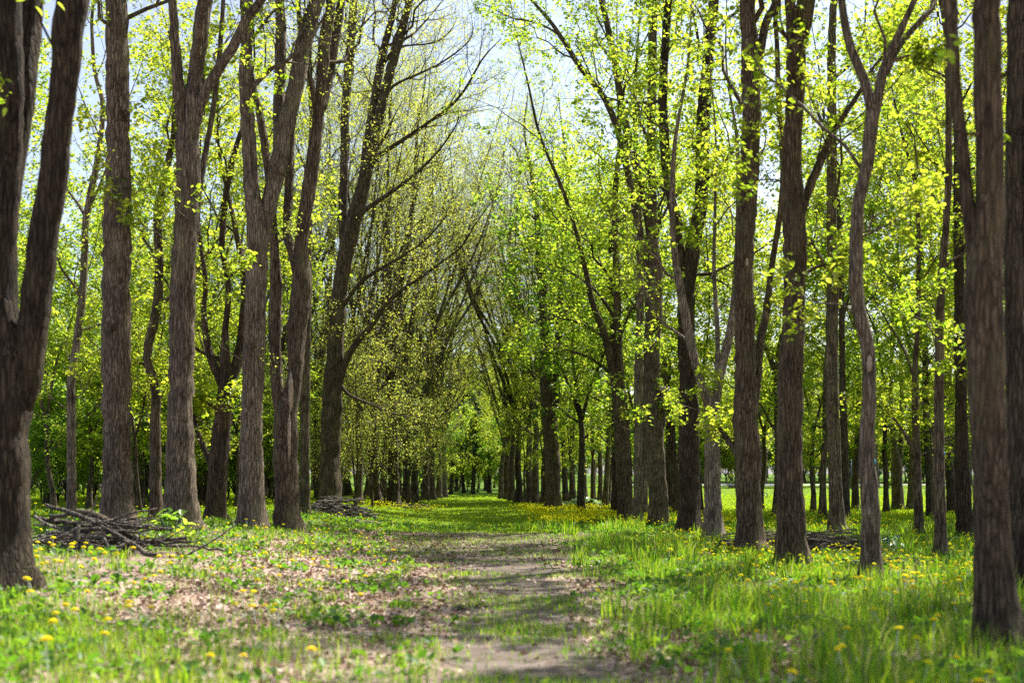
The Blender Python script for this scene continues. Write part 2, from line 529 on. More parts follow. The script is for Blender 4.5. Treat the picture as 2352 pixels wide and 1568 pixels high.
# ------------------------------------------------------------------ the ground, path and far road
def build_ground():
    xs = np.concatenate([-np.geomspace(16, 700, 40)[::-1], np.arange(-15.75, 15.8, 0.25), np.geomspace(16, 700, 40)])
    ys = np.concatenate([[-120, -60, -30, -15, -6], np.arange(0, 62, 0.25), np.geomspace(62, 900, 70)])
    X, Y = np.meshgrid(xs, ys)
    x, y = X.ravel(), Y.ravel()
    z = ground_z(x, y)
    V = np.stack([x, y, z], -1)
    nx, ny = len(xs), len(ys)
    i = np.arange(ny - 1)[:, None] * nx
    j = np.arange(nx - 1)[None]
    q = np.stack([i + j, i + j + 1, i + nx + j + 1, i + nx + j], -1).reshape(-1, 4)
    me = make_mesh("ground", V, [q], MAT['ground'])
    ca = me.color_attributes.new("cover", 'FLOAT_COLOR', 'POINT')
    col = np.stack([f_lawn(x, y), f_litter(x, y), f_path(x, y), np.ones_like(x)], -1).astype(np.float32)
    ca.data.foreach_set("color", col.ravel())
    tag(obj("ground", me), kind="structure")
    # worn earth of the path
    m, nt, out = new_mat("path_earth")
    co = mapped(nt, (1, 1, 1))
    n1 = noise(nt, co, 16, 6, 0.7)
    n2 = noise(nt, mapped(nt, (0.5, 2.2, 1)), 1.6, 3)
    c = ramp(nt, n1, [(0.28, (0.042, 0.032, 0.026)), (0.52, (0.112, 0.087, 0.073)), (0.75, (0.215, 0.172, 0.146))])
    n3 = noise(nt, co, 2.3, 4)
    c2 = mixc(nt, ramp(nt, n2, [(0.4, (0, 0, 0)), (0.65, (0.5, 0.5, 0.5))]), c, (0.19, 0.155, 0.138))
    c2 = mixc(nt, ramp(nt, n3, [(0.45, (0, 0, 0)), (0.62, (0.75, 0.75, 0.75))]), c2, mixc(nt, 0.5, c, (0.055, 0.050, 0.022)))
    p = N(nt, "ShaderNodeBsdfPrincipled")
    p.inputs["Roughness"].default_value = 0.95
    p.inputs["Specular IOR Level"].default_value = 0.1
    nt.links.new(c2, p.inputs["Base Color"])
    b = N(nt, "ShaderNodeBump")
    b.inputs["Strength"].default_value = 0.7
    b.inputs["Distance"].default_value = 0.02
    nt.links.new(n1, b.inputs["Height"])
    nt.links.new(b.outputs[0], p.inputs["Normal"])
    nt.links.new(p.outputs[0], out.inputs[0])
    ys = np.arange(1.0, 38.9, 0.125)
    k = 25
    s = np.linspace(-1, 1, k)
    w = np.maximum(path_w(ys), 0.02)
    e1 = w * (1 + 0.55 * (fbm(ys * 1.3, ys * 0 + 3, 61) - 0.5) * 2)
    e2 = w * (1 + 0.55 * (fbm(ys * 1.3, ys * 0 + 9, 62) - 0.5) * 2)
    cx = path_x(ys) - 0.25 * smooth(22, 30, ys)
    X = cx[:, None] + np.where(s[None] < 0, s[None] * e1[:, None], s[None] * e2[:, None])
    Y = np.repeat(ys[:, None], k, 1)
    Z = ground_z(X.ravel(), Y.ravel()).reshape(X.shape) + 0.016 - 0.012 * np.abs(s[None]) ** 3
    i = np.arange(len(ys) - 1)[:, None] * k
    j = np.arange(k - 1)[None]
    q = np.stack([i + j, i + j + 1, i + k + j + 1, i + k + j], -1).reshape(-1, 4)
    tag(obj("path", make_mesh("path", np.stack([X, Y, Z], -1).reshape(-1, 3), [q], m)), kind="structure")
    # pale road far across the lawn
    rm = plain_mat("far_road", (0.34, 0.33, 0.31), 0.9, 0.15, 0.4)
    xs = np.linspace(14, 140, 60)
    rows = []
    for yy in (168, 171, 175):
        rows.append(np.stack([xs, np.full_like(xs, yy), ground_z(xs, np.full_like(xs, yy)) + 0.05], -1))
    V = np.concatenate(rows)
    n = len(xs)
    q = np.concatenate([np.stack([np.arange(n - 1) + r * n, np.arange(1, n) + r * n, np.arange(1, n) + (r + 1) * n, np.arange(n - 1) + (r + 1) * n], -1) for r in range(2)])
    tag(obj("road", make_mesh("road", V, [q], rm)), kind="structure")
build_ground()

# ------------------------------------------------------------------ tree growing
def resample(pts, n):
    """Catmull-Rom through pts (k, c) -> n rows, evenly spaced."""
    pts = np.asarray(pts, float)
    P = np.concatenate([[2 * pts[0] - pts[1]], pts, [2 * pts[-1] - pts[-2]]])
    out = []
    for i in range(1, len(P) - 2):
        t = np.linspace(0, 1, 12, endpoint=(i == len(P) - 3))[:, None]
        a, b, c, d = P[i - 1], P[i], P[i + 1], P[i + 2]
        out.append(0.5 * (2 * b + (c - a) * t + (2 * a - 5 * b + 4 * c - d) * t ** 2 + (3 * b - a - 3 * c + d) * t ** 3))
    Q = np.concatenate(out)
    s = np.concatenate([[0], np.cumsum(np.linalg.norm(np.diff(Q[:, :3], axis=0), axis=1))])
    ss = np.linspace(0, s[-1], n)
    return np.stack([np.interp(ss, s, Q[:, k]) for k in range(Q.shape[1])], -1)

def spawn(P, R, n, t0, t1, ang, length, up, npts, rng, rfac=0.55, rmax=9, bend=0.12, bias=None):
    """n children on each of M parents P (M,K,3)."""
    M, K, _ = P.shape
    if M == 0 or n == 0:
        return np.zeros((0, npts, 3)), np.zeros((0, npts)), np.zeros((0,))
    t = t0 + (t1 - t0) * (np.arange(n)[None] + rng.random((M, n))) / n
    f = t * (K - 1)
    i = np.clip(f.astype(int), 0, K - 2)
    fr = (f - i)[..., None]
    m = np.arange(M)[:, None]
    p0 = P[m, i] * (1 - fr) + P[m, i + 1] * fr
    T = norm(P[m, i + 1] - P[m, i])
    r0 = R[m, i] * (1 - fr[..., 0]) + R[m, i + 1] * fr[..., 0]
    a = np.cross(T, np.array([0.31, 0.52, 0.79]))
    a = norm(a)
    b = np.cross(T, a)
    az = np.arange(n)[None] * 2.4 + rng.random((M, 1)) * 6.28 + rng.normal(0, 0.5, (M, n))
    an = np.radians(ang) * rng.uniform(0.7, 1.3, (M, n))
    perp = np.cos(az)[..., None] * a + np.sin(az)[..., None] * b
    D = np.cos(an)[..., None] * T + np.sin(an)[..., None] * perp
    if bias is not None:
        D = norm(D + np.asarray(bias))
    L = length * (1.1 - 0.6 * t) * rng.uniform(0.55, 1.25, (M, n))
    s = np.linspace(0, 1, npts)
    Q = p0[:, :, None, :] + L[..., None, None] * s[None, None, :, None] * D[:, :, None, :]
    Q[..., 2] += L[..., None] * up * s ** 2
    jit = rng.normal(0, 1, (M, n, npts, 3)) * bend * L[..., None, None] / npts
    jit = np.cumsum(jit, axis=2)
    jit -= jit[:, :, :1]
    Q += jit
    r = np.minimum(r0 * rfac, rmax) * rng.uniform(0.7, 1.0, (M, n))
    Rr = r[..., None] * (1 - 0.8 * s)[None, None, :]
    return Q.reshape(M * n, npts, 3), Rr.reshape(M * n, npts), L.reshape(-1)

def leaf_verts(mb, P, size, rng, shape='diamond', droop=0.35, flat=0.55):
    """a leaf at each point of P (L,3)"""
    L = len(P)
    if L == 0:
        return
    az = rng.random(L) * 6.283
    a = np.stack([np.cos(az), np.sin(az), -droop + rng.normal(0, 0.4, L)], -1)
    a = norm(a)
    n = norm(np.stack([rng.normal(0, flat, L), rng.normal(0, flat, L), np.ones(L)], -1))
    b = norm(np.cross(n, a))
    n = np.cross(a, b)
    s = (size * rng.choice([0.55, 0.8, 1.0, 1.25, 1.5], L) * rng.uniform(0.85, 1.15, L))[:, None]
    if shape == 'diamond':
        V = np.stack([P, P + a * s * 0.42 + b * s * 0.36 + n * s * 0.1, P + a * s, P + a * s * 0.42 - b * s * 0.36 + n * s * 0.1], 1)
        i = np.arange(L)[:, None] * 4
        mb.add(V.reshape(-1, 3), i + np.array([[0, 1, 2, 3]]))
    else:
        V = np.stack([P, P + a * s * .22 + b * s * .30 + n * s * .08, P + a * s * .6 + b * s * .30 + n * s * .08, P + a * s - n * s * .12,
                      P + a * s * .6 - b * s * .30 + n * s * .08, P + a * s * .22 - b * s * .30 + n * s * .08], 1)
        i = np.arange(L)[:, None] * 6
        mb.add(V.reshape(-1, 3), np.concatenate([i + np.array([[0, 1, 2, 3]]), i + np.array([[0, 3, 4, 5]])]))

def along(P, per, rng, t0=0.15, jit=0.06):
    """per points along each tube of P (M,K,3)"""
    M, K, _ = P.shape
    t = (t0 + (1 - t0) * rng.random((M, per))) * (K - 1)
    i = np.clip(t.astype(int), 0, K - 2)
    fr = (t - i)[..., None]
    m = np.arange(M)[:, None]
    q = P[m, i] * (1 - fr) + P[m, i + 1] * fr
    return (q + rng.normal(0, jit, q.shape)).reshape(-1, 3)

SPEC = {
    # n1 per stem, n2, n3, leaves per twig, leaf size, angles, lengths
    'bright': dict(n1=9, n2=6, n3=5, lv=15, size=0.088, a1=48, a2=50, a3=50, l1=3.4, l2=1.7, l3=0.75, up1=0.22, up2=0.05, mat='leaf_bright'),
    'mid':    dict(n1=9, n2=6, n3=5, lv=15, size=0.10, a1=48, a2=50, a3=50, l1=3.4, l2=1.7, l3=0.75, up1=0.22, up2=0.05, mat='leaf_mid'),
    'bud':    dict(n1=13, n2=8, n3=6, lv=8, size=0.05, a1=36, a2=42, a3=45, l1=4.0, l2=2.0, l3=0.9, up1=0.18, up2=0.10, mat='leaf_bud'),
    'shade':  dict(n1=7, n2=5, n3=4, lv=7, size=0.12, a1=48, a2=50, a3=50, l1=3.4, l2=1.8, l3=0.8, up1=0.22, up2=0.05, mat='leaf_bright'),
}

def crown_on(mb_t, mb_c, P, R, sp, rng, t0=0.3, t1=1.0, scale=1.0, side_only=None, shape='diamond', extra=None, rmax=0.07):
    """limbs, twigs and leaves on stems P (M,K,3)"""
    b1, r1, _ = spawn(P, R, sp['n1'], t0, t1, sp['a1'], sp['l1'] * scale, sp['up1'], 8, rng, 0.5, rmax, 0.32)
    if extra is not None and len(extra[0]):
        b1 = np.concatenate([b1, extra[0]])
        r1 = np.concatenate([r1, extra[1]])
    b2, r2, _ = spawn(b1, r1, sp['n2'], 0.22, 1.0, sp['a2'], sp['l2'] * scale, sp['up2'], 6, rng, 0.6, 0.025)
    b3, r3, _ = spawn(b2, r2, sp['n3'], 0.2, 1.0, sp['a3'], sp['l3'] * scale, 0.0, 4, rng, 0.65, 0.009)
    mb_t.tubes(b1, np.maximum(r1, 0.006), 5, cap=False)
    mb_t.tubes(b2, np.maximum(r2, 0.004), 4, cap=False)
    mb_t.tubes(b3, np.maximum(r3, 0.0025), 3, cap=False)
    pts = along(b3, sp['lv'], rng)
    leaf_verts(mb_c, pts, sp['size'], rng, shape)

def trunk_tube(mb, pts, rad, rng, sides=16):
    """a lumpy bark-covered stem; pts (n,3)"""
    n = len(pts)
    th = np.arange(sides) * 2 * np.pi / sides
    h = np.concatenate([[0], np.cumsum(np.linalg.norm(np.diff(pts, axis=0), axis=1))])[:, None]
    ph = rng.random(8) * 6.28
    wob = 1 + 0.045 * np.sin(2 * th + ph[0] + 0.9 * h) + 0.035 * np.sin(3 * th + ph[1] - 0.7 * h) + 0.03 * np.sin(5 * th + ph[2] + 1.3 * h) \
        + 0.03 * np.sin(h * 2.1 + ph[3]) + 0.02 * np.sin(h * 4.7 + ph[4] + th) + rng.normal(0, 0.012, (n, sides))
    if pts[0, 2] < 0.2:
        fl = np.exp(-np.maximum(pts[:, 2] - pts[0, 2] - 0.2, 0) / 0.28)[:, None]
        wob = wob + fl * (0.24 + 0.34 * np.maximum(0, np.sin(5 * th + ph[5])) ** 2 + 0.14 * np.maximum(0, np.sin(3 * th + ph[6])) ** 2)
    mb.tubes(np.asarray(pts)[None], np.asarray(rad)[None], sides, True, wob[None])

def seeded(s):
    return np.random.default_rng(s)

# each traced tree: base u, depth Y, kind, height, bark, label, stems.
# a stem is (kind, [(u, v, width)...], depth drift): 'm' rises from the root, 's' is a stem that forks off and goes on above, 'b' a side limb that ends where drawn
TREES = [
 dict(Y=16.5, k='bright', H=18, bark='bark_dark', low=8, label="thick dark double trunk forking low, beside the near brush pile",
  s=[('m', [(12, 1345, 135), (8, 1200, 128), (5, 1000, 128), (8, 860, 120), (0, 643, 78), (8, 410, 78), (14, 205, 76), (10, 0, 74)], 0),
     ('s', [(40, 930, 70), (66, 840, 66), (88, 643, 66), (120, 410, 68), (145, 205, 64), (165, 0, 72)], -0.3),
     ('s', [(14, 560, 30), (34, 400, 44), (58, 205, 48), (66, 110, 48), (74, 0, 50)], 0.5)], mark=(79, 906)),
 dict(Y=28.5, k='bright', H=19, bark='bark_pale', low=9, label="stout straight pale-brown trunk with several healed knots behind the near brush pile",
  s=[('m', [(268, 1218, 80), (268, 1120, 71), (267, 1000, 66), (267, 750, 63), (270, 560, 60), (272, 400, 57), (270, 230, 54), (267, 100, 51), (265, 0, 48)], 0)],
  knots=[(262, 748, 26), (292, 268, 24), (272, 420, 16), (262, 595, 18)]),
 dict(Y=36, k='bright', H=14, bark='bark_pale', low=4, label="slender pale crooked trunk standing behind the knotted pale-brown trunk",
  s=[('m', [(164, 1168, 22), (164, 1012, 20), (164, 868, 20), (176, 787, 19), (189, 684, 17), (195, 580, 16), (199, 492, 16), (223, 369, 13), (236, 246, 12), (217, 160, 9), (211, 60, 8), (215, 0, 7)], 0),
     ('b', [(197, 500, 9), (180, 470, 8), (158, 440, 6), (140, 400, 4)], 0.4)]),
 dict(Y=35, k='bright', H=14, bark='bark', low=4, label="slim wavy brown trunk between two stout trunks left of the path",
  s=[('m', [(357, 1172, 29), (357, 1012, 25), (357, 889, 23), (338, 815, 21), (357, 725, 22), (365, 643, 20), (364, 560, 19), (362, 492, 18), (382, 390, 16), (398, 308, 14), (402, 200, 12)], 0)]),
 dict(Y=28, k='bright', H=19, bark='bark', low=7, label="stout brown trunk with one hollow knot, splitting high into three stems",
  s=[('m', [(418, 1232, 84), (415, 1150, 72), (414, 1094, 66), (414, 971, 61), (418, 807, 58), (420, 643, 56), (425, 530, 52), (431, 410, 52), (431, 300, 50), (446, 190, 36), (463, 61, 36), (472, 0, 34)], 0),
     ('s', [(428, 330, 34), (418, 270, 30), (410, 205, 28), (402, 100, 22), (396, 0, 18)], -0.3),
     ('s', [(440, 310, 26), (463, 230, 26), (498, 165, 25), (533, 111, 24), (574, 33, 22), (600, 0, 20)], -0.4),
     ('s', [(438, 620, 16), (449, 533, 16), (463, 400, 15), (490, 250, 13)], 0.7)], knots=[(413, 1008, 22), (398, 706, 18)]),
 dict(Y=34, k='bright', H=12, bark='bark', low=3.5, label="short brown tree forking low into spreading crooked arms",
  s=[('m', [(496, 1182, 47), (499, 1100, 43), (502, 1053, 42), (509, 971, 38), (519, 885, 34), (517, 766, 16), (525, 664, 14), (510, 554, 14), (525, 410, 13), (545, 328, 11)], 0),
     ('s', [(512, 885, 22), (484, 819, 18), (468, 725, 13), (472, 643, 11)], 0.4),
     ('s', [(526, 885, 26), (546, 828, 24), (558, 745, 21), (560, 640, 16)], 0.6),
     ('b', [(492, 1085, 18), (478, 1050, 18), (460, 1010, 16), (446, 960, 14), (438, 900, 11)], 0.3),
     ('b', [(503, 940, 10), (480, 928, 9), (458, 912, 7), (440, 915, 4)], -0.3)]),
 dict(Y=31.5, k='bud', H=19, bark='bark_pale', low=9, label="straight grey-brown furrowed trunk with a heavy limb leaning toward the path",
  s=[('m', [(578, 1202, 64), (578, 1130, 57), (578, 1053, 54), (582, 807, 50), (587, 643, 48), (592, 540, 46), (580, 451, 36), (570, 287, 34), (564, 164, 30), (570, 41, 24), (570, 0, 22)], 0),
     ('s', [(598, 570, 34), (607, 513, 34), (632, 410, 38), (652, 308, 40), (677, 205, 39), (697, 102, 37), (722, 20, 34), (737, -25, 32)], 0.5),
     ('s', [(640, 400, 28), (641, 330, 26), (640, 246, 25), (644, 41, 24)], 0.8)], knots=[(584, 797, 16)]),
 dict(Y=32.5, k='bud', H=19, bark='bark', low=9, label="brown two-stemmed trunk with a long bare scar, by the farther brush pile",
  s=[('m', [(660, 1200, 58), (658, 1130, 55), (656, 1053, 56), (657, 950, 54), (677, 868, 36), (681, 766, 42), (693, 643, 44), (693, 554, 30), (714, 410, 32), (734, 246, 28), (747, 82, 26), (759, 0, 22)], 0),
     ('s', [(646, 960, 30), (638, 890, 28), (632, 807, 28), (632, 725, 29), (634, 643, 28), (628, 554, 22), (620, 430, 20)], 0.3),
     ('s', [(686, 640, 26), (672, 580, 23), (660, 533, 22), (665, 410, 20), (670, 300, 16)], 0.7),
     ('s', [(740, 250, 20), (759, 164, 20), (784, 0, 18)], 0.6)], scars=[(671, 900, 12, 90), (668, 1000, 9, 110)]),
 dict(Y=41, k='bud', H=18, bark='bark', low=9, label="plain straight trunk half hidden behind the scarred two-stemmed trunk",
  s=[('m', [(700, 1158, 25), (700, 1040, 23), (700, 930, 22), (702, 807, 22), (706, 640, 20), (712, 400, 17)], 0)]),
 dict(Y=46, k='bud', H=21, bark='bark', low=9, twig=1.0, label="arching brown tree reaching long bare limbs over the path",
  s=[('m', [(757, 1172, 54), (757, 1110, 49), (757, 1053, 46), (763, 930, 44), (771, 807, 40), (779, 684, 36), (797, 574, 36), (822, 472, 34), (843, 390, 28), (871, 267, 24), (896, 164, 22), (920, 82, 20), (941, 0, 14)], 0),
     ('s', [(830, 440, 22), (845, 330, 22), (859, 246, 22), (875, 144, 20), (900, 41, 14), (908, 0, 12)], 0.6),
     ('s', [(790, 620, 20), (788, 480, 20), (791, 369, 20), (793, 246, 20), (806, 103, 20), (814, 0, 18)], 0.9),
     ('b', [(765, 960, 16), (781, 873, 18), (806, 807, 18), (863, 733, 16), (884, 700, 14), (920, 668, 12), (957, 643, 10), (1010, 605, 9), (1060, 566, 8), (1093, 513, 6), (1150, 435, 3)], -1.0),
     ('b', [(790, 700, 10), (834, 643, 10), (925, 587, 9), (978, 550, 8), (1035, 484, 5)], -1.5),
     ('b', [(822, 500, 13), (847, 476, 12), (925, 422, 10), (994, 361, 8), (1048, 287, 6), (1052, 245, 4)], -0.8),
     ('b', [(850, 380, 13), (871, 357, 12), (945, 308, 11), (1027, 250, 10), (1068, 205, 9), (1109, 135, 7), (1150, 90, 4)], -0.6),
     ('b', [(880, 235, 8), (904, 197, 7), (966, 168, 6), (1007, 148, 6), (1060, 111, 6), (1085, 78, 5), (1082, 33, 3)], 0.5),
     ('b', [(905, 130, 6), (925, 107, 5), (998, 98, 5), (1035, 70, 4), (1050, 40, 2)], 0.2),
     ('b', [(775, 870, 8), (800, 905, 8), (845, 925, 7), (900, 948, 6), (950, 960, 4), (1000, 985, 2)], -1.0)]),
 dict(Y=60, k='bud', H=20, bark='bark_dark', low=7, label="dark straight trunk at the left edge of the grassy ride, beside a few fallen sticks",
  s=[('m', [(904, 1166, 30), (904, 1110, 25), (903, 1053, 23), (903, 930, 20), (905, 820, 17), (915, 700, 14), (935, 560, 10)], 0),
     ('s', [(903, 960, 15), (893, 850, 14), (886, 720, 12), (890, 560, 10)], 0.5)]),
 dict(Y=59, k='bud', H=20, bark='bark', low=8, label="thick brown trunk closing the row right of the grassy ride, dandelions at its foot",
  s=[('m', [(1272, 1172, 40), (1270, 1110, 36), (1269, 1053, 35), (1262, 970, 34), (1257, 900, 30), (1250, 780, 22), (1244, 640, 16), (1230, 470, 11)], 0),
     ('s', [(1268, 980, 20), (1278, 900, 20), (1282, 780, 17), (1290, 640, 13), (1300, 480, 10)], 0.4),
     ('b', [(1258, 960, 8), (1240, 1000, 8), (1205, 985, 6), (1170, 950, 4)], -0.6)]),
 dict(Y=46, k='bright', H=18, bark='bark', low=6, label="brown trunk dividing into a straight and a leaning stem, right of the pale clump plant",
  s=[('m', [(1437, 1200, 38), (1436, 1120, 35), (1433, 1053, 36), (1427, 950, 35), (1421, 868, 24), (1419, 766, 20), (1417, 643, 18), (1412, 480, 14)], 0),
     ('b', [(1428, 900, 10), (1395, 850, 9), (1340, 815, 8), (1275, 800, 6), (1215, 815, 4)], -1.2),
     ('b', [(1425, 830, 9), (1380, 770, 8), (1310, 735, 7), (1240, 735, 5), (1180, 760, 3)], -0.4),
     ('b', [(1418, 740, 9), (1370, 670, 8), (1300, 620, 6), (1230, 600, 4)], 0.8),
     ('b', [(1430, 960, 8), (1395, 930, 7), (1340, 905, 5), (1290, 915, 3)], 0.5),
     ('s', [(1420, 940, 20), (1409, 868, 18), (1388, 766, 17), (1363, 704, 14), (1345, 620, 12), (1320, 520, 10), (1290, 430, 8)], -0.6)]),
 dict(Y=52, k='bright', H=17, bark='bark_dark', low=6, label="dim trunk tucked behind the dividing brown trunk right of the path",
  s=[('m', [(1414, 1176, 22), (1415, 1053, 20), (1414, 930, 18), (1409, 800, 14), (1400, 640, 11)], 0)]),
 dict(Y=44, k='bright', H=18, bark='bark_pale', low=7, label="pair-like pale trunk pressed against the burled trunk with a broken stub",
  s=[('m', [(1465, 1206, 26), (1466, 1100, 23), (1467, 1012, 22), (1468, 848, 20), (1470, 684, 18), (1468, 500, 15), (1460, 330, 11)], 0),
     ('s', [(1478, 1175, 20), (1482, 1012, 18), (1484, 860, 14), (1488, 720, 12)], 0.4)]),
 dict(Y=42, k='bright', H=20, bark='bark_pale', low=7, label="burled trunk with a broken stub on its side and long limbs arching over the path",
  s=[('m', [(1515, 1202, 44), (1512, 1120, 41), (1507, 1053, 41), (1503, 980, 44), (1496, 889, 40), (1499, 766, 38), (1503, 643, 38), (1497, 533, 28), (1496, 400, 22), (1497, 200, 20), (1499, 0, 18)], 0),
     ('s', [(1494, 640, 20), (1478, 574, 17), (1458, 472, 17), (1440, 385, 17), (1421, 308, 16), (1388, 226, 14), (1331, 152, 12), (1273, 62, 9), (1224, 4, 7)], -0.8),
     ('s', [(1497, 560, 20), (1478, 440, 19), (1446, 330, 19), (1428, 240, 18), (1410, 130, 16), (1396, 62, 14), (1380, 0, 12)], 0.4),
     ('b', [(1290, 85, 7), (1265, 68, 6), (1225, 50, 6), (1175, 41, 5), (1109, 8, 3)], 0.2),
     ('b', [(1510, 1010, 22), (1519, 960, 26), (1524, 915, 27), (1525, 893, 25)], -0.2)], stub=(1525, 893, 25)),
 dict(Y=36.5, k='bright', H=19, bark='bark_dark', low=7, label="dark flared trunk with a bent upper stem, tall grass on its path side",
  s=[('m', [(1583, 1230, 66), (1583, 1180, 52), (1583, 1053, 47), (1583, 889, 42), (1577, 760, 40), (1580, 643, 38), (1596, 540, 32), (1611, 451, 30), (1615, 287, 30), (1628, 123, 26), (1640, 0, 24)], 0),
     ('s', [(1572, 640, 22), (1560, 560, 20), (1548, 492, 20), (1530, 369, 22), (1523, 205, 22), (1532, 41, 17), (1536, 0, 16)], -0.4)]),
 dict(Y=33, k='bright', H=13, bark='bark_pale', low=4, label="pale low-forking trunk with a small Y of two arms, between dark flared and furrowed trunks",
  s=[('m', [(1638, 1245, 48), (1637, 1160, 40), (1636, 1012, 36), (1633, 930, 34), (1607, 873, 20), (1587, 787, 20), (1570, 704, 20), (1555, 620, 17), (1545, 520, 14)], 0),
     ('s', [(1640, 940, 22), (1661, 828, 21), (1681, 745, 18), (1690, 640, 14)], 0.3),
     ('s', [(1645, 900, 12), (1648, 800, 12), (1646, 725, 11), (1640, 620, 9)], 0.6)]),
 dict(Y=27.8, k='bright', H=19, bark='bark', low=8, label="tall furrowed brown trunk standing in front of the stacked sticks right of the path",
  s=[('m', [(1724, 1274, 72), (1721, 1210, 62), (1716, 1053, 55), (1714, 930, 50), (1712, 766, 47), (1708, 643, 45), (1712, 540, 43), (1719, 451, 43), (1726, 287, 40), (1724, 164, 40), (1718, 41, 36), (1717, 0, 34)], 0),
     ('s', [(1736, 190, 20), (1746, 123, 19), (1759, 53, 18), (1784, 0, 16)], 0.3),
     ('s', [(1730, 960, 20), (1738, 869, 20), (1747, 787, 19), (1759, 725, 18), (1772, 620, 15)], 0.5),
     ('b', [(1704, 1060, 20), (1689, 1035, 19), (1668, 1004, 18), (1655, 985, 14), (1640, 950, 9)], 0.5)], knots=[(1697, 480, 20)], scars=[(1712, 600, 9, 30)]),
 dict(Y=23.8, k='bright', H=18, bark='bark', low=8, label="stout upright brown trunk with one long rising side limb, in front of the sticks",
  s=[('m', [(1819, 1308, 78), (1818, 1240, 68), (1816, 1135, 63), (1812, 971, 57), (1816, 848, 53), (1822, 725, 48), (1825, 643, 49), (1828, 560, 54), (1820, 369, 46), (1825, 246, 45), (1829, 123, 44), (1850, 20, 40), (1861, -40, 36)], 0),
     ('s', [(1822, 140, 30), (1818, 60, 26), (1814, 0, 24)], -0.2),
     ('b', [(1838, 510, 20), (1849, 459, 22), (1882, 377, 22), (1911, 308, 20), (1952, 246, 18), (1978, 205, 15), (2010, 150, 11), (2060, 95, 6)], 0.6),
     ('b', [(1838, 640, 10), (1870, 615, 9), (1915, 600, 6), (1950, 580, 3)], 0.3)]),
 dict(Y=36.5, k='bright', H=18, bark='bark', low=7, label="medium straight trunk rising from the far end of the stacked sticks",
  s=[('m', [(1921, 1232, 42), (1919, 1150, 34), (1917, 1053, 30), (1911, 848, 28), (1913, 643, 26), (1910, 451, 23), (1911, 123, 19), (1916, 0, 17)], 0)]),
 dict(Y=44, k='bright', H=17, bark='bark_dark', low=6, label="narrow dark trunk just behind the medium straight trunk by the sticks",
  s=[('m', [(1943, 1200, 19), (1941, 1053, 17), (1937, 930, 16), (1934, 780, 14), (1930, 560, 11)], 0)]),
 dict(Y=20.8, k='bright', H=15, bark='bark_pale', low=6, label="sinuous pale trunk forking into a high Y, tall grass around its foot",
  s=[('m', [(2003, 1340, 52), (2001, 1280, 45), (1997, 1135, 41), (1989, 1033, 36), (1997, 889, 33), (1990, 787, 33), (1972, 704, 32), (1965, 625, 31), (1972, 472, 27), (1993, 369, 28), (2004, 267, 30), (2018, 220, 22), (2026, 172, 21), (2054, 103, 18), (2095, 12, 14), (2105, -20, 13)], 0),
     ('s', [(2003, 250, 24), (1982, 176, 21), (1952, 103, 20), (1931, 0, 18)], 0.3),
     ('s', [(2034, 170, 15), (2067, 103, 16), (2124, 37, 15), (2145, 0, 13)], 0.5),
     ('b', [(2030, 165, 9), (2060, 135, 8), (2110, 125, 6), (2160, 118, 3)], -0.3)], scars=[(1993, 835, 12, 40)], mark=(2012, 1060)),
 dict(Y=60, k='bright', H=14, bark='bark', low=4, label="small trunk seen left of the sinuous pale trunk at the lawn edge",
  s=[('m', [(1966, 1174, 20), (1964, 1110, 17), (1970, 1020, 14), (1972, 900, 11), (1966, 760, 9)], 0)]),
 dict(Y=61, k='bright', H=15, bark='bark', low=3.5, label="two-stemmed trunk against the bright lawn, split at head height",
  s=[('m', [(2063, 1172, 28), (2061, 1110, 24), (2059, 1060, 22), (2051, 1000, 12), (2046, 900, 10), (2050, 760, 8)], 0),
     ('s', [(2066, 1075, 12), (2070, 1000, 11), (2071, 900, 9), (2066, 780, 8)], 0.4)]),
 dict(Y=36, k='bright', H=13, bark='bark', low=4, label="thin leaning trunk with one branch crossing toward the sinuous pale trunk",
  s=[('m', [(2112, 1236, 21), (2109, 1140, 19), (2106, 1053, 18), (2101, 889, 14), (2106, 766, 12), (2110, 600, 10), (2104, 430, 8)], 0),
     ('b', [(2104, 1050, 12), (2091, 1020, 11), (2062, 971, 7), (2026, 938, 5), (1990, 915, 3)], -0.4)]),
 dict(Y=50, k='bright', H=16, bark='bark_dark', low=5, label="dark slim trunk in the shade right of the thin leaning trunk",
  s=[('m', [(2137, 1192, 18), (2132, 1053, 17), (2128, 950, 16), (2124, 800, 13), (2118, 600, 10)], 0)]),
 dict(Y=26.3, k='bright', H=15, bark='bark', low=6, label="clean upright slender brown trunk a little behind the big blurred trunk",
  s=[('m', [(2161, 1290, 32), (2160, 1200, 26), (2157, 1053, 24), (2157, 848, 22), (2159, 725, 20), (2166, 600, 18), (2177, 451, 16), (2178, 250, 13), (2170, 60, 10)], 0)], mark=(2171, 1041)),
 dict(Y=55, k='bright', H=17, bark='bark_dark', low=6, label="shadowy trunk between two slender brown trunks on the shaded lawn edge",
  s=[('m', [(2187, 1178, 24), (2182, 1090, 22), (2176, 1012, 20), (2172, 860, 15), (2176, 640, 11)], 0)]),
 dict(Y=34.5, k='bright', H=18, bark='bark_dark', low=7, label="grey-brown medium trunk rising just left of the big blurred trunk",
  s=[('m', [(2219, 1242, 44), (2215, 1160, 35), (2210, 1053, 31), (2206, 848, 27), (2203, 643, 23), (2200, 450, 19), (2196, 200, 15)], 0)]),
 dict(Y=12.7, k='bright', H=16, bark='bark', low=7, label="big near trunk with a thinner twin stem, closest to the camera on the right verge",
  s=[('m', [(2298, 1500, 118), (2292, 1420, 102), (2285, 1300, 90), (2274, 1050, 80), (2264, 848, 82), (2259, 660, 84), (2268, 540, 70), (2272, 410, 63), (2268, 205, 61), (2266, 41, 60), (2266, 0, 58)], 0),
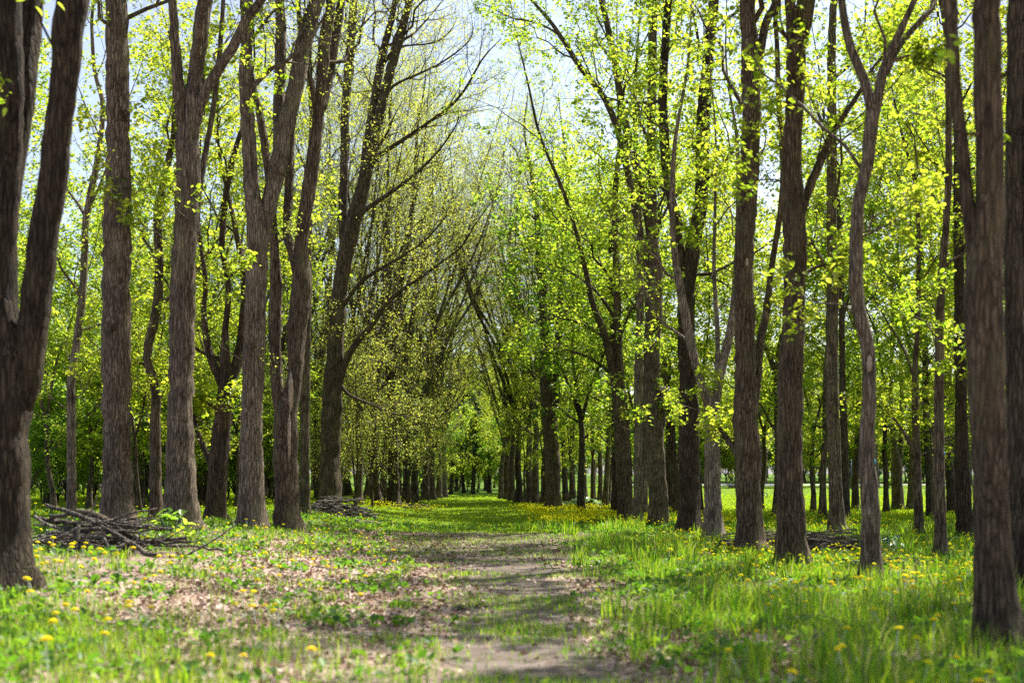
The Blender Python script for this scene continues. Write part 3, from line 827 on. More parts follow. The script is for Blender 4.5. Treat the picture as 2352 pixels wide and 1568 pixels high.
     ('s', [(2243, 680, 34), (2228, 520, 28), (2214, 369, 29), (2198, 246, 30), (2190, 164, 30), (2183, 41, 34), (2180, 0, 34)], 0.15)], knots=[(2250, 460, 14)]),
 dict(Y=17.5, k='bright', H=17, bark='bark_dark', low=7, label="dark trunk cut by the picture edge behind the big near trunk",
  s=[('m', [(2348, 1405, 66), (2346, 1250, 56), (2340, 1053, 50), (2334, 848, 46), (2328, 643, 40), (2326, 369, 36), (2330, 123, 36), (2334, 0, 34)], 0),
     ('s', [(2344, 700, 36), (2352, 480, 34), (2356, 200, 30), (2352, 0, 28)], 0.4)]),
]

def spec_for(Y, k):
    sp = dict(SPEC[k])
    return sp

def tree_obj(name, loc, label, group, mb_t, mb_c, bark, leafmat, rz=0, cat="tree"):
    e = empty(name, loc, label, cat, group, rz)
    t = obj("trunk", mb_t.mesh("trunk", MAT[bark]), e)
    c = obj("crown", mb_c.mesh("crown", MAT[leafmat], False), e) if mb_c.n else None
    return e, t, c

def build_traced():
    for ti, T in enumerate(TREES):
        rng = seeded(100 + ti)
        Y = T['Y']
        bu = T['s'][0][1][0][0]
        bx = (bu - CU) / F_PX * Y
        base = np.array([bx, Y, gz(bx, Y)])
        mt, mc = MB(), MB()
        crown_P, crown_R = [], []
        limb_P, limb_R = [], []
        spr = []
        mul = F_PX / Y
        for si, (kind, pts, dy) in enumerate(T['s']):
            q = []
            n = len(pts)
            for i, (u, v, w) in enumerate(pts):
                yy = Y + dy * i / (n - 1)
                p = at(u, v, yy)
                q.append([p[0] - base[0], p[1] - base[1], p[2] - base[2], w / 2 / F_PX * yy])
            q = np.array(q)
            if kind == 'm':
                q[0, 2] = 0.05
                q = np.concatenate([[[q[0, 0], q[0, 1], -0.25, q[0, 3] * 1.12]], q])
            if kind in 'ms':
                d = norm(q[-1, :3] - q[-2, :3])
                top = T['H'] * rng.uniform(0.85, 1.0)
                z0 = q[-1, 2]
                r0 = q[-1, 3]
                rem = max(top - z0, 2.0)
                steps = max(3, int(rem / 1.5))
                p = q[-1, :3].copy()
                ext = []
                for k in range(1, steps + 1):
                    d = norm(d * 0.8 + np.array([rng.normal(0, 0.10), rng.normal(0, 0.10), 0.28]))
                    p = p + d * rem / steps
                    ext.append([*p, max(r0 * (1 - k / steps) ** 0.8, 0.012)])
                q = np.concatenate([q, ext])
            length = np.linalg.norm(np.diff(q[:, :3], axis=0), axis=1).sum()
            r = resample(q, int(max(8, min(130, length / 0.15))))
            r[:, 3] = np.maximum(r[:, 3], 0.006)
            r[1:-1, :2] += rng.normal(0, 0.05, (len(r) - 2, 2)) * r[1:-1, 3:4]
            if kind == 'b' and si != 99:
                r[:, 3] *= np.linspace(1, 0.5, len(r))
            sides = 30 if r[0, 3] * mul > 18 else (14 if r[0, 3] * mul > 8 else 7)
            trunk_tube(mt, r[:, :3], r[:, 3], rng, sides)
            if kind in 'ms':
                rr = resample(r, 30)
                crown_P.append(rr[:, :3]); crown_R.append(rr[:, 3])
                # short leafy shoots on the bole
                spr.append(rr)
            else:
                r[:, 3] *= np.linspace(1, 0.55, len(r))
                rr = resample(r, 8)
                limb_P.append(rr[:, :3]); limb_R.append(rr[:, 3])
        P, R = np.array(crown_P), np.array(crown_R)
        sp = spec_for(Y, T['k'])
        ns = len(P)
        if Y < 30 and T['k'] != 'bud':
            sp.update(n1=9, n2=5, n3=4, lv=12)
        if ns >= 3:
            sp['n1'] = int(sp['n1'] * 0.75)
        shape = 'leaf' if Y < 34 else 'diamond'
        t0 = np.clip(T['low'] / T['H'], 0.15, 0.8)
        crown_on(mt, mc, P, R, sp, rng, t0, 1.0, 1.0, shape=shape)
        if limb_P:
            # side limbs carry their own fans of ascending twigs
            lp, lr = np.array(limb_P), np.array(limb_R)
            L = np.linalg.norm(lp[:, -1] - lp[:, 0], axis=1)
            for j in range(len(lp)):
                k = int(np.clip(L[j] * 3.2, 4, 26))
                b1, r1, _ = spawn(lp[j:j + 1], lr[j:j + 1], k, 0.2, 1.0, 34, min(2.8, 0.5 * L[j]), 0.15, 7, rng, 0.7, 0.02, 0.2)
                b2, r2, _ = spawn(b1, r1, 6, 0.25, 1.0, 40, min(1.0, 0.22 * L[j]), 0.05, 5, rng, 0.65, 0.008)
                mt.tubes(b1, np.maximum(r1, 0.004), 4, cap=False)
                mt.tubes(b2, np.maximum(r2, 0.0028), 3, cap=False)
                leaf_verts(mc, along(b2, 9 if T['k'] == 'bud' else 14, rng, jit=0.08), sp['size'], rng, shape)
        # a few thin leafy sprays lower down
        sp2 = dict(sp); sp2.update(n1=2 if T['k'] == 'bud' else 3, n2=4 if Y > 18 else 1, n3=4 if Y > 18 else 2, l1=1.5, l2=0.8, l3=0.4, a1=62, up1=0.1)
        crown_on(mt, mc, P, R, sp2, rng, (0.16 if Y > 30 else 0.26) if Y > 13 else 0.3, t0, 1.0, shape=shape, rmax=0.02)
        e, t, c = tree_obj("tree", base, T['label'], None, mt, mc, T['bark'], sp['mat'])
        for (u, v, w) in T.get('knots', []):
            # a healed branch scar: a lip of bark around a hollow
            best = None
            k = MB()
            p = at(u, v, Y) - base
            axis = crown_P[0]
            i = np.argmin(np.abs(axis[:, 2] - p[2]))
            c0 = np.array([np.interp(p[2], axis[:, 2], axis[:, 0]), np.interp(p[2], axis[:, 2], axis[:, 1]), p[2]])
            rad = float(np.interp(p[2], axis[:, 2], crown_R[0]))
            dx = np.clip((p[0] - c0[0]) / rad, -0.95, 0.95)
            nrm = np.array([dx, -math.sqrt(1 - dx * dx), 0])
            cc = c0 + nrm * rad * 0.97
            s = w / 2 / F_PX * Y
            side = np.array([-nrm[1], nrm[0], 0])
            ring = np.linspace(0, 2 * np.pi, 15)
            pts = np.array([cc + side * math.cos(a) * s * 0.75 + np.array([0, 0, 1]) * math.sin(a) * s for a in ring])
            k.tube(pts, s * 0.42 * (1 + 0.2 * np.sin(ring * 3)), 7, False)
            k.ball(cc - nrm * s * 0.15, (s * 0.7, s * 0.7, s * 0.85))
            obj("knot", k.mesh("knot", MAT['bark_pale' if T['bark'] != 'bark_pale' else 'bark']), e)
        for (u, v, w, hgt) in T.get('scars', []):
            p = at(u, v, Y) - base
            axis = crown_P[0]
            zs = np.linspace(p[2] - hgt / 2 / F_PX * Y, p[2] + hgt / 2 / F_PX * Y, 9)
            k = MB()
            pts = []
            for z in zs:
                c0 = np.array([np.interp(z, axis[:, 2], axis[:, 0]), np.interp(z, axis[:, 2], axis[:, 1]), z])
                rad = float(np.interp(z, axis[:, 2], crown_R[0]))
                dx = np.clip((p[0] - c0[0]) / rad, -0.8, 0.8)
                pts.append(c0 + np.array([dx, -math.sqrt(1 - dx * dx), 0]) * rad * 0.98)
            s = w / 2 / F_PX * Y
            k.tube(np.array(pts), s * np.array([0.3, .7, 1, .8, 1.1, .9, 1, .6, .25]), 8)
            obj("bare_wood_scar", k.mesh("bare_wood_scar", MAT['scar']), e)
        if 'stub' in T:
            u, v, w = T['stub']
            p = at(u, v, Y - 0.2) - base
            k = MB()
            s = w / 2 / F_PX * Y
            rg = np.linspace(0, 2 * np.pi, 11)[:-1]
            V = np.concatenate([[p + [0, 0, 0.02]], p + np.stack([np.cos(rg) * s, np.sin(rg) * s, 0.03 + 0.06 * rng.random(10)], -1), p + np.stack([np.cos(rg) * s, np.sin(rg) * s, np.full(10, -0.06)], -1)])
            f3 = np.array([[0, 1 + i, 1 + (i + 1) % 10] for i in range(10)])
            f4 = np.array([[1 + i, 11 + i, 11 + (i + 1) % 10, 1 + (i + 1) % 10] for i in range(10)])
            k.add(V, f3, f4)
            obj("broken_end", k.mesh("broken_end", MAT['scar'], False), e)
        if 'mark' in T:
            u, v = T['mark']
            p = at(u, v, Y) - base
            axis = crown_P[0]
            c0 = np.array([np.interp(p[2], axis[:, 2], axis[:, 0]), np.interp(p[2], axis[:, 2], axis[:, 1]), p[2]])
            rad = float(np.interp(p[2], axis[:, 2], crown_R[0]))
            dx = np.clip((p[0] - c0[0]) / rad, -0.9, 0.9)
            nrm = np.array([dx, -math.sqrt(1 - dx * dx), 0])
            k = MB()
            k.ball(c0 + nrm * rad * 1.02, (0.022, 0.022, 0.035), 8, 6)
            if 'tag_blue' not in MAT:
                MAT['tag_blue'] = plain_mat("blue_paint", (0.03, 0.32, 0.42), 0.5, 0.1)
            obj("paint_mark", k.mesh("paint_mark", MAT['tag_blue']), e)
build_traced()

# ------------------------------------------------------------------ woodland beyond: kinds that repeat
def vase(rng, H, r, fork, nst, spread, lean=(0, 0)):
    """stems of a tree: a bole to `fork`, then nst rising stems. -> list of (n,4)"""
    out = []
    bole_top = None
    pts = [[0, 0, -0.2, r * 1.25], [0, 0, 0.15, r * 1.12]]
    x = y = 0
    for k in range(1, 5):
        x += rng.normal(0, 0.05) + lean[0] * 0.1
        y += rng.normal(0, 0.05) + lean[1] * 0.1
        pts.append([x, y, fork * k / 4, r * (1 - 0.08 * k)])
    bole = np.array(pts)
    for s in range(nst):
        az = s * 6.283 / nst + rng.normal(0, 0.4)
        d = norm(np.array([math.cos(az) * spread + lean[0], math.sin(az) * spread + lean[1], 1.0]))
        if s == 0 and nst > 2:
            d = norm(np.array([rng.normal(0, .08) + lean[0], rng.normal(0, .08) + lean[1], 1.0]))
        p = bole[-1, :3].copy()
        top = H * rng.uniform(0.82, 1.0)
        st = 7
        rr = bole[-1, 3] * (0.95 if nst == 1 else 0.72)
        q = [[*p, rr]]
        step = (top - fork) / st
        for k in range(1, st + 1):
            d = norm(d + np.array([rng.normal(0, 0.11) + lean[0] * 0.5, rng.normal(0, 0.11), 0.04]))
            p = p + d * step / max(d[2], 0.5)
            q.append([*p, max(rr * (1 - k / st) ** 0.85, 0.012)])
        q = np.array(q)
        if s == 0:
            q = np.concatenate([bole, q[1:]])
        out.append(q)
    return out

def proto(seed, H, r, fork, nst, spread, kind, low, over=None, scale=1.0, lean=(0, 0), sides=10):
    rng = seeded(seed)
    sp = dict(SPEC[kind])
    if over:
        sp.update(over)
    mt, mc = MB(), MB()
    P, R = [], []
    for q in vase(rng, H, r, fork, nst, spread, lean):
        L = np.linalg.norm(np.diff(q[:, :3], axis=0), axis=1).sum()
        rr = resample(q, int(max(8, L / 0.45)))
        rr[:, 3] = np.maximum(rr[:, 3], 0.01)
        trunk_tube(mt, rr[:, :3], rr[:, 3], rng, sides)
        k = resample(rr, 26)
        P.append(k[:, :3]); R.append(k[:, 3])
    P, R = np.array(P), np.array(R)
    crown_on(mt, mc, P, R, sp, rng, low / H, 1.0, scale)
    return mt, mc, sp['mat']

PROTO = {}
def add_proto(key, bark, **kw):
    mt, mc, lm = proto(**kw)
    PROTO.setdefault(key, []).append((mt.mesh("trunk", MAT[bark]), mc.mesh("crown", MAT[lm], False)))

far_over = dict(n1=13, n2=6, n3=5, lv=12, size=0.118)
for k in range(3):
    add_proto('tall', 'bark', seed=500 + k, H=17, r=0.17, fork=5.5, nst=2, spread=0.22, kind='bright', low=3.2, over=far_over)
for k in range(3):
    add_proto('bud', 'bark', seed=520 + k, H=19, r=0.19, fork=3.5, nst=4, spread=0.30, kind='bud', low=2.4, over=dict(n1=12, n2=7, n3=5, lv=9, size=0.068, a1=46, l1=4.6))
for k in range(3):
    add_proto('budlean', 'bark', seed=530 + k, H=20, r=0.20, fork=4.0, nst=4, spread=0.26, lean=(0.06, 0.0), kind='bud', low=2.6, over=dict(n1=12, n2=8, n3=5, lv=7, size=0.066, a1=44, l1=4.8))
for k in range(2):
    add_proto('mid', 'bark_dark', seed=540 + k, H=13, r=0.16, fork=3.5, nst=3, spread=0.35, kind='mid', low=2.2, over=dict(n1=11, n2=6, n3=4, lv=13, size=0.125))
for k in range(2):
    add_proto('slender', 'bark', seed=560 + k, H=12, r=0.10, fork=3.0, nst=2, spread=0.22, kind='bright', low=1.8, over=dict(n1=15, n2=7, n3=4, lv=16, size=0.10, a1=66, l1=2.6, l2=1.2, l3=0.6, up1=0.1))
for k in range(2):
    add_proto('shrub', 'bark', seed=580 + k, H=4.2, r=0.05, fork=0.4, nst=5, spread=0.5, kind='mid', low=0.5, over=dict(n1=7, n2=5, n3=4, lv=12, size=0.10, l1=1.2, l2=0.7, l3=0.4))
for k in range(3):
    add_proto('shrub', 'bark', seed=585 + k, H=4.6, r=0.05, fork=0.4, nst=5, spread=0.5, kind='bright', low=0.4, over=dict(n1=7, n2=5, n3=4, lv=15, size=0.10, l1=1.3, l2=0.7, l3=0.4))
for k in range(2):
    add_proto('budshrub', 'bark', seed=590 + k, H=6.0, r=0.05, fork=0.5, nst=5, spread=0.42, kind='bud', low=0.6, over=dict(n1=8, n2=6, n3=5, lv=5, size=0.06, l1=2.2, l2=1.0, l3=0.5, a1=50))
for k in range(2):
    add_proto('far', 'bark_pale', seed=600 + k, H=15, r=0.20, fork=3.5, nst=4, spread=0.40, kind='bright', low=3.8, over=dict(n1=8, n2=5, n3=4, lv=16, size=0.20, l1=3.2))

def pine_proto(seed):
    rng = seeded(seed)
    mt, mc = MB(), MB()
    H = 13
    z = np.linspace(-0.2, H, 24)
    P = np.stack([0.15 * np.sin(z * 0.5 + seed), 0.12 * np.cos(z * 0.4), z], -1)
    R = np.maximum(0.2 * (1 - z / H), 0.015)
    trunk_tube(mt, P, R, rng, 10)
    b, r, _ = spawn(P[None], R[None], 46, 0.24, 0.98, 82, 3.6, -0.05, 6, rng, 0.4, 0.05)
    b2, r2, _ = spawn(b, r, 6, 0.2, 1, 50, 1.1, 0.05, 4, rng, 0.6, 0.02)
    mt.tubes(b, np.maximum(r, .006), 5, cap=False)
    mt.tubes(b2, np.maximum(r2, .004), 3, cap=False)
    pts = along(np.concatenate([b2]), 26, rng, 0.1, 0.08)
    leaf_verts(mc, pts, 0.15, rng, 'diamond', 0.2, 0.9)
    return mt.mesh("trunk", MAT['bark_dark']), mc.mesh("crown", MAT['leaf_pine'], False)
PROTO['pine'] = [pine_proto(3), pine_proto(8)]

prnd = random.Random(77)
def place(key, x, y, label, group, s=1.0, name="tree", cat="tree", rz=None, tilt=0.0):
    me_t, me_c = PROTO[key][prnd.randrange(len(PROTO[key]))]
    e = empty(name, (x, y, gz(x, y)), label, cat, group, prnd.uniform(0, 6.28) if rz is None else rz)
    e.scale = (s, s, s * prnd.uniform(0.93, 1.07))
    if tilt:
        e.rotation_euler = (prnd.uniform(-tilt, tilt), prnd.uniform(-tilt, tilt), e.rotation_euler[2])
    obj("trunk", me_t, e)
    obj("crown", me_c, e)
    return e

def uY(u, Y):
    return (u - CU) / F_PX * Y

# the rows that line the ride farther on
for u, v in [(1253, 1157), (1230, 1155), (1214, 1154), (1189, 1153), (1165, 1147), (1177, 1150), (1151, 1145), (1300, 1152), (1316, 1153), (1341, 1150), (1363, 1149), (1378, 1151), (1395, 1159)]:
    x, y, z = foot(u, v)
    place('budlean' if u < 1290 else 'tall', x, y, "upright brown trunk in the far row right of the grassy ride", "far row right of the ride", prnd.uniform(0.85, 1.05), tilt=0.03, rz=3.14 + prnd.uniform(-0.7, 0.7))
for u, v in [(935, 1155), (953, 1153), (976, 1149), (992, 1147), (1008, 1144), (1020, 1142)]:
    x, y, z = foot(u, v)
    place('budlean', x, y, "upright brown budding tree in the far row left of the grassy ride", "far row left of the ride", prnd.uniform(0.9, 1.08), tilt=0.03, rz=prnd.uniform(-0.7, 0.7))
for u, Y in [(866, 58), (845, 66), (822, 56), (800, 68), (878, 72), (735, 60), (690, 66), (640, 58), (605, 64), (915, 80)]:
    place('budlean', uY(u, Y), Y, "brown budding tree in the thicket behind the arching tree", "budding thicket left of the ride", prnd.uniform(0.85, 1.05), tilt=0.04, rz=prnd.uniform(-0.8, 0.8))
for u, Y in [(815, 52), (850, 54), (880, 60), (960, 70), (985, 76), (745, 55), (690, 52), (790, 62), (925, 66)]:
    place('budshrub', uY(u, Y), Y, "twiggy pale-budding shrub in the thicket left of the grassy ride", "budding shrubs left of the ride", prnd.uniform(0.75, 1.15), "shrub", "shrub")
for u, Y, sc in [(1015, 96, 0.8), (1170, 94, 0.8), (1150, 100, 0.8), (1205, 82, 0.75), (1243, 72, 0.75), (1320, 68, 0.75), (985, 84, 0.7), (1360, 70, 0.8)]:
    place('slender', uY(u, Y), Y, "slender bright young tree arching low over the edge of the grassy ride", "young trees edging the ride", sc, tilt=0.06)
# dark trunks and conifers closing the ride
for u, Y in [(1036, 104), (1064, 112), (1090, 107), (1121, 109), (1052, 124), (1112, 128)]:
    place('pine', uY(u, Y), Y, "dark conifer trunk closing the end of the grassy ride", "dark conifers at the end of the ride", prnd.uniform(0.75, 0.95))
for u, Y in [(1010, 135), (1045, 140), (1075, 150), (1100, 138), (1135, 145), (1165, 132), (1190, 140), (970, 128), (1220, 130), (940, 138), (1255, 140)]:
    place('mid' if prnd.random() < 0.5 else 'tall', uY(u, Y), Y, "leafy green tree far behind the end of the grassy ride", "leafy trees behind the end of the ride", prnd.uniform(0.6, 0.85))
# left grove
for u, Y, kk in [(-60, 42, 'tall'), (40, 48, 'tall'), (110, 52, 'mid'), (205, 46, 'slender'), (310, 50, 'tall'), (330, 60, 'mid'), (390, 66, 'tall'), (455, 52, 'tall'), (475, 58, 'mid'),
                 (545, 48, 'slender'), (560, 62, 'tall'), (620, 72, 'tall'), (140, 68, 'tall'), (240, 72, 'mid'), (20, 70, 'mid'), (420, 84, 'mid'), (520, 88, 'tall'), (300, 90, 'tall'), (180, 92, 'mid'),
                 (60, 95, 'tall'), (650, 86, 'mid'), (720, 92, 'tall'), (780, 88, 'mid'), (-40, 85, 'tall'), (125, 40, 'slender'), (320, 41, 'slender')]:
    lab = {'tall': "slim bright-leaved tree in the grove beyond the trunks left of the path", 'mid': "dark-stemmed deeper-green tree in the grove left of the path",
           'slender': "slender sapling with layered bright leaves in the grove left of the path"}[kk]
    place(kk, uY(u, Y), Y, lab, "grove beyond the left trunks, " + {'tall': "bright trees", 'mid': "deeper-green trees", 'slender': "saplings"}[kk], prnd.uniform(0.7, 1.0), tilt=0.05)
for u, Y in [(90, 62), (150, 58), (215, 64), (285, 56), (325, 66), (375, 58), (450, 64), (530, 60), (560, 72), (620, 60), (30, 60), (-20, 56), (470, 74), (250, 78), (120, 80), (400, 76), (60, 44), (140, 47), (215, 50), (330, 46), (345, 54), (470, 49), (545, 53), (110, 56), (250, 60), (500, 66), (590, 52), (190, 72), (320, 74), (20, 50)]:
    place('shrub', uY(u, Y), Y, "leafy green understorey shrub at the back of the grove left of the path", "understorey shrubs left of the path", prnd.uniform(0.8, 1.35), "shrub", "shrub")
# right grove between the verge and the lawn
for u, Y, kk in [(1335, 57, 'mid'), (1390, 62, 'slender'), (1470, 58, 'slender'), (1540, 56, 'tall'), (1555, 50, 'slender'), (1610, 52, 'slender'), (1748, 60, 'slender'), (1785, 52, 'tall'),
                 (1868, 56, 'slender'), (2035, 55, 'slender'), (2095, 60, 'tall'), (2150, 46, 'slender'), (2195, 56, 'tall'), (2240, 48, 'slender'), (2300, 56, 'tall'), (2380, 50, 'tall'),
                 (2420, 58, 'tall'), (1890, 50, 'slender'), (2330, 40, 'slender'), (2420, 36, 'slender')]:
    lab = {'tall': "slim bright-leaved tree among the trunks at the lawn edge right of the path", 'mid': "deeper-green tree behind the trunks right of the path",
           'slender': "slender tree with layered bright sprays right of the path"}[kk]
    place(kk, uY(u, Y), Y, lab, "grove right of the path, " + {'tall': "slim bright trees", 'mid': "deeper-green trees", 'slender': "slender trees"}[kk], prnd.uniform(1.0, 1.3), tilt=0.05)
for u, Y, sc in [(1008, 108, 1.5), (1030, 116, 1.4), (1075, 120, 1.3), (1098, 116, 1.2), (1130, 114, 1.4), (1150, 108, 1.3), (1170, 104, 1.2), (1195, 98, 1.2), (985, 100, 1.3), (960, 94, 1.2), (1112, 130, 2.0), (1050, 132, 2.2), (1160, 126, 2.0), (1010, 128, 2.0), (1225, 104, 1.3), (930, 90, 1.2), (900, 86, 1.2), (860, 82, 1.2), (1262, 112, 1.6), (1300, 120, 1.8), (1340, 116, 1.6)]:
    place('shrub', uY(u, Y), Y, "leafy shrub filling the wood's edge where the grassy ride ends", "shrubs closing the end of the ride", sc, "shrub", "shrub")
# far wood across the lawn
for i in range(46):
    u = 1500 + i * 22 + prnd.uniform(-12, 12)
    Y = prnd.choice([152, 158, 164, 185, 200, 215, 235])
    place('far', uY(u, Y), Y, "far grey-trunked tree standing across the bright lawn", "far trees across the lawn", prnd.uniform(0.8, 1.15))
for i in range(40):
    u = -100 + i * 30 + prnd.uniform(-12, 12)
    Y = prnd.choice([105, 120, 135, 150])
    if u > 980: continue
    place(prnd.choice(['tall', 'mid', 'far']), uY(u, Y), Y, "far leafy tree deep in the wood left of the path", "far wood left of the path", prnd.uniform(0.75, 1.0))
for i in range(40):
    u = 1150 + i * 36
    Y = prnd.uniform(240, 290)
    place('far', uY(u, Y), Y, "distant leafy tree closing the view past the lawn road", "distant trees past the road", prnd.uniform(0.9, 1.3))
for i in range(70):
    u = 1380 + i * 17 + prnd.uniform(-9, 9)
    Y = prnd.uniform(182, 245)
    place('shrub', uY(u, Y), Y, "hazy far thicket across the lawn beyond the road", "far thickets across the lawn", prnd.uniform(1.6, 2.8), "shrub", "shrub")
for i in range(64):
    u = -100 + i * 42 + prnd.uniform(-15, 15)
    Y = prnd.uniform(160, 175) if u < 1150 else prnd.uniform(205, 330)
    place('shrub', uY(u, Y), Y, "hazy far shrub closing the view under the distant trees", "far shrubs under the distant trees", prnd.uniform(1.3, 2.2) * Y / 190, "shrub", "shrub")
# unseen neighbours, added outside the picture to throw shade across the path
for x, y in [(9.5, 19.0), (12.0, 22.5), (13.5, 29), (6.2, 9.5), (17, 33), (16, 25)]:
    place('tall', x, y, "unseen bright-leaved neighbour tree added outside the right edge of the avenue for its shade" if x > 0 else "unseen bright-leaved neighbour tree added outside the left edge of the avenue for its shade", "unseen trees added for shade beside the view", prnd.uniform(0.95, 1.1), tilt=0.03)

# ------------------------------------------------------------------ ground cover
def wedge(n, y0, y1, rng, k=0.44, m=1.5):
    y = rng.uniform(y0, y1, n)
    x = rng.uniform(-1, 1, n) * (k * y + m)
    return x, y

def blades(mb, x, y, h, w, rng, lean=0.45, z=None):
    L = len(x)
    if z is None:
        z = ground_z(x, y)
    az = rng.random(L) * 6.283
    s = np.stack([np.cos(az), np.sin(az), np.zeros(L)], -1)
    ld = rng.random(L) * 6.283
    b = np.stack([np.cos(ld), np.sin(ld), np.zeros(L)], -1) * (np.abs(rng.normal(0, lean, L)) * h)[:, None]
    P = np.stack([x, y, z - 0.01], -1)
    up = np.array([0, 0, 1.0])
    hw = (w / 2)[:, None] * s
    H = h[:, None] * up
    V = np.stack([P - hw, P + hw, P + hw * 0.8 + H * 0.55 + b * 0.35, P - hw * 0.8 + H * 0.55 + b * 0.35, P + H * (1 - 0.25 * rng.random((L, 1))) + b], 1)
    i = np.arange(L)[:, None] * 5
    mb.add(V.reshape(-1, 3), i + np.array([[0, 1, 2, 3]]), i + np.array([[3, 2, 4]]))

def build_cover():
    rng = seeded(9)
    # loose grass
    x, y = wedge(330000, 8.0, 46, rng)
    g = f_grass(x, y) * (1 - 0.8 * f_lawn(x, y))
    keep = rng.random(len(x)) < g
    x, y = x[keep], y[keep]
    d = x - path_x(y)
    tall = 0.045 + 0.08 * smooth(0.8, 3.0, d) + 0.05 * smooth(-1.2, -4, d) + 0.03 * (1 - smooth(12, 18, y))
    tall = tall * (0.55 + 0.9 * fbm(x * 0.9, y * 0.9, 71)) * rng.uniform(0.6, 1.35, len(x)) + 0.034 * f_path(x, y)
    w = 0.0055 + 0.00022 * y
    w = w * rng.uniform(0.7, 1.5, len(x))
    mb = MB()
    blades(mb, x, y, tall, w, rng)
    tag(obj("grass", mb.mesh("grass", MAT['grass'])), "fresh green spring grass growing over the verges and between the path ruts", "grass", kind="stuff")
    # lawn of the ride and the far field
    mb = MB()
    x, y = wedge(210000, 36, 100, rng)
    keep = rng.random(len(x)) < f_lawn(x, y)
    x, y = x[keep], y[keep]
    d = x - path_x(y)
    side = smooth(3.0, 6.0, np.abs(d))
    h = (0.05 + 0.10 * side * (1 - 0.7 * smooth(62, 72, y)) * smooth(0.4, 0.7, fbm(x * 0.4, y * 0.3, 81)) + 0.03 * fbm(x, y, 82)) * rng.uniform(0.6, 1.4, len(x))
    blades(mb, x, y, h, (0.010 + 0.0003 * y) * rng.uniform(0.7, 1.4, len(x)), rng, 0.5)
    x, y = wedge(60000, 100, 175, rng)
    keep = x > 6
    x, y = x[keep], y[keep]
    blades(mb, x, y, rng.uniform(0.03, 0.08, len(x)), rng.uniform(0.05, 0.10, len(x)), rng, 0.5)
    tag(obj("lawn", mb.mesh("lawn", MAT['lawn'])), "bright short lawn of the ride and the field beyond the trunks", "grass", kind="stuff")
    # tall tufts
    mb = MB()
    for u, v, n, hh, sp in [(1522, 1208, 130, 0.62, 0.35), (1545, 1222, 60, 0.45, 0.25), (1998, 1350, 110, 0.42, 0.22), (1985, 1440, 120, 0.50, 0.20), (1960, 1470, 70, 0.45, 0.16), (1880, 1420, 110, 0.50, 0.22), (1905, 1400, 70, 0.42, 0.2),
                            (2165, 1480, 60, 0.42, 0.2), (2180, 1500, 70, 0.5, 0.18), (2240, 1545, 150, 0.34, 0.35), (2310, 1530, 120, 0.36, 0.3), (1640, 1330, 60, 0.40, 0.2), (1570, 1350, 70, 0.34, 0.25), (1660, 1300, 40, 0.36, 0.2),
                            (1760, 1360, 50, 0.3, 0.3), (1420, 1330, 60, 0.25, 0.35), (100, 1480, 80, 0.26, 0.3), (320, 1500, 80, 0.24, 0.3), (430, 1420, 90, 0.26, 0.35), (620, 1490, 140, 0.22, 0.45), (700, 1510, 120, 0.20, 0.4),
                            (180, 1520, 90, 0.24, 0.35), (2080, 1390, 60, 0.38, 0.25), (1740, 1450, 80, 0.25, 0.4), (2120, 1330, 70, 0.32, 0.35), (2250, 1300, 60, 0.4, 0.4), (2190, 1270, 60, 0.4, 0.4), (1460, 1265, 50, 0.22, 0.3),
                            (1340, 1262, 40, 0.2, 0.2), (400, 1240, 60, 0.25, 0.3), (500, 1205, 60, 0.28, 0.4), (620, 1225, 50, 0.22, 0.3), (960, 1480, 120, 0.15, 0.6), (30, 1545, 100, 0.26, 0.4), (560, 1555, 120, 0.22, 0.5)]:
        x, y, z = foot(u, v)
        X, Y = x + rng.normal(0, sp, n), y + rng.normal(0, sp, n)
        blades(mb, X, Y, hh * rng.uniform(0.45, 1.05, n), rng.uniform(0.006, 0.012, n), rng, 0.28)
    tx, ty = wedge(2300, 9.5, 40, rng, 0.40, 0.5)
    td = tx - path_x(ty)
    ok = rng.random(len(tx)) < (0.75 * smooth(1.0, 2.4, td) + 0.40 * smooth(-1.6, -3.5, td) + 0.15) * smooth(0.40, 0.55, fbm(tx * 0.55, ty * 0.45, 77)) * (1 - f_path(tx, ty))
    for x, y, d in zip(tx[ok], ty[ok], td[ok]):
        n = int(rng.integers(18, 55))
        sp = rng.uniform(0.05, 0.16)
        blades(mb, x + rng.normal(0, sp, n), y + rng.normal(0, sp, n), (rng.uniform(0.18, 0.55) if d > 0 else rng.uniform(0.10, 0.24)) * rng.uniform(0.5, 1.1, n), rng.uniform(0.006, 0.013, n) * (1 + 0.02 * y), rng, 0.35)
    # grass drawn up round the feet of the trunks
    for T in TREES:
        u0, _, w0 = T['s'][0][1][0]
        bx = (u0 - CU) / F_PX * T['Y']
        n = 130
        a = rng.random(n) * 6.283
        rr = w0 / 2 / F_PX * T['Y'] * 1.25 + np.abs(rng.normal(0, 0.10, n))
        blades(mb, bx + np.cos(a) * rr, T['Y'] + np.sin(a) * rr, (0.30 if bx > 0 else 0.17) * rng.uniform(0.3, 1.1, n), rng.uniform(0.007, 0.014, n) * (1 + 0.02 * T['Y']), rng, 0.35)
    tag(obj("tall_grass", mb.mesh("tall_grass", MAT['grass'])), "tall tufts of grass standing up among the shorter grass", "grass", kind="stuff")
    # broad-leaved weeds
    mb = MB()
    x, y = wedge(34000, 8.5, 44, rng)
    d = x - path_x(y)
    g = (0.10 + 0.55 * smooth(0.7, 2.0, d) + 0.30 * smooth(-0.8, -2.2, d)) * smooth(0.42, 0.62, fbm(x * 1.1, y * 1.1, 91)) * (1 - f_path(x, y))
    keep = rng.random(len(x)) < g
    x, y = x[keep], y[keep]
    per = 6
    X = np.repeat(x, per) + rng.normal(0, 0.05, len(x) * per)
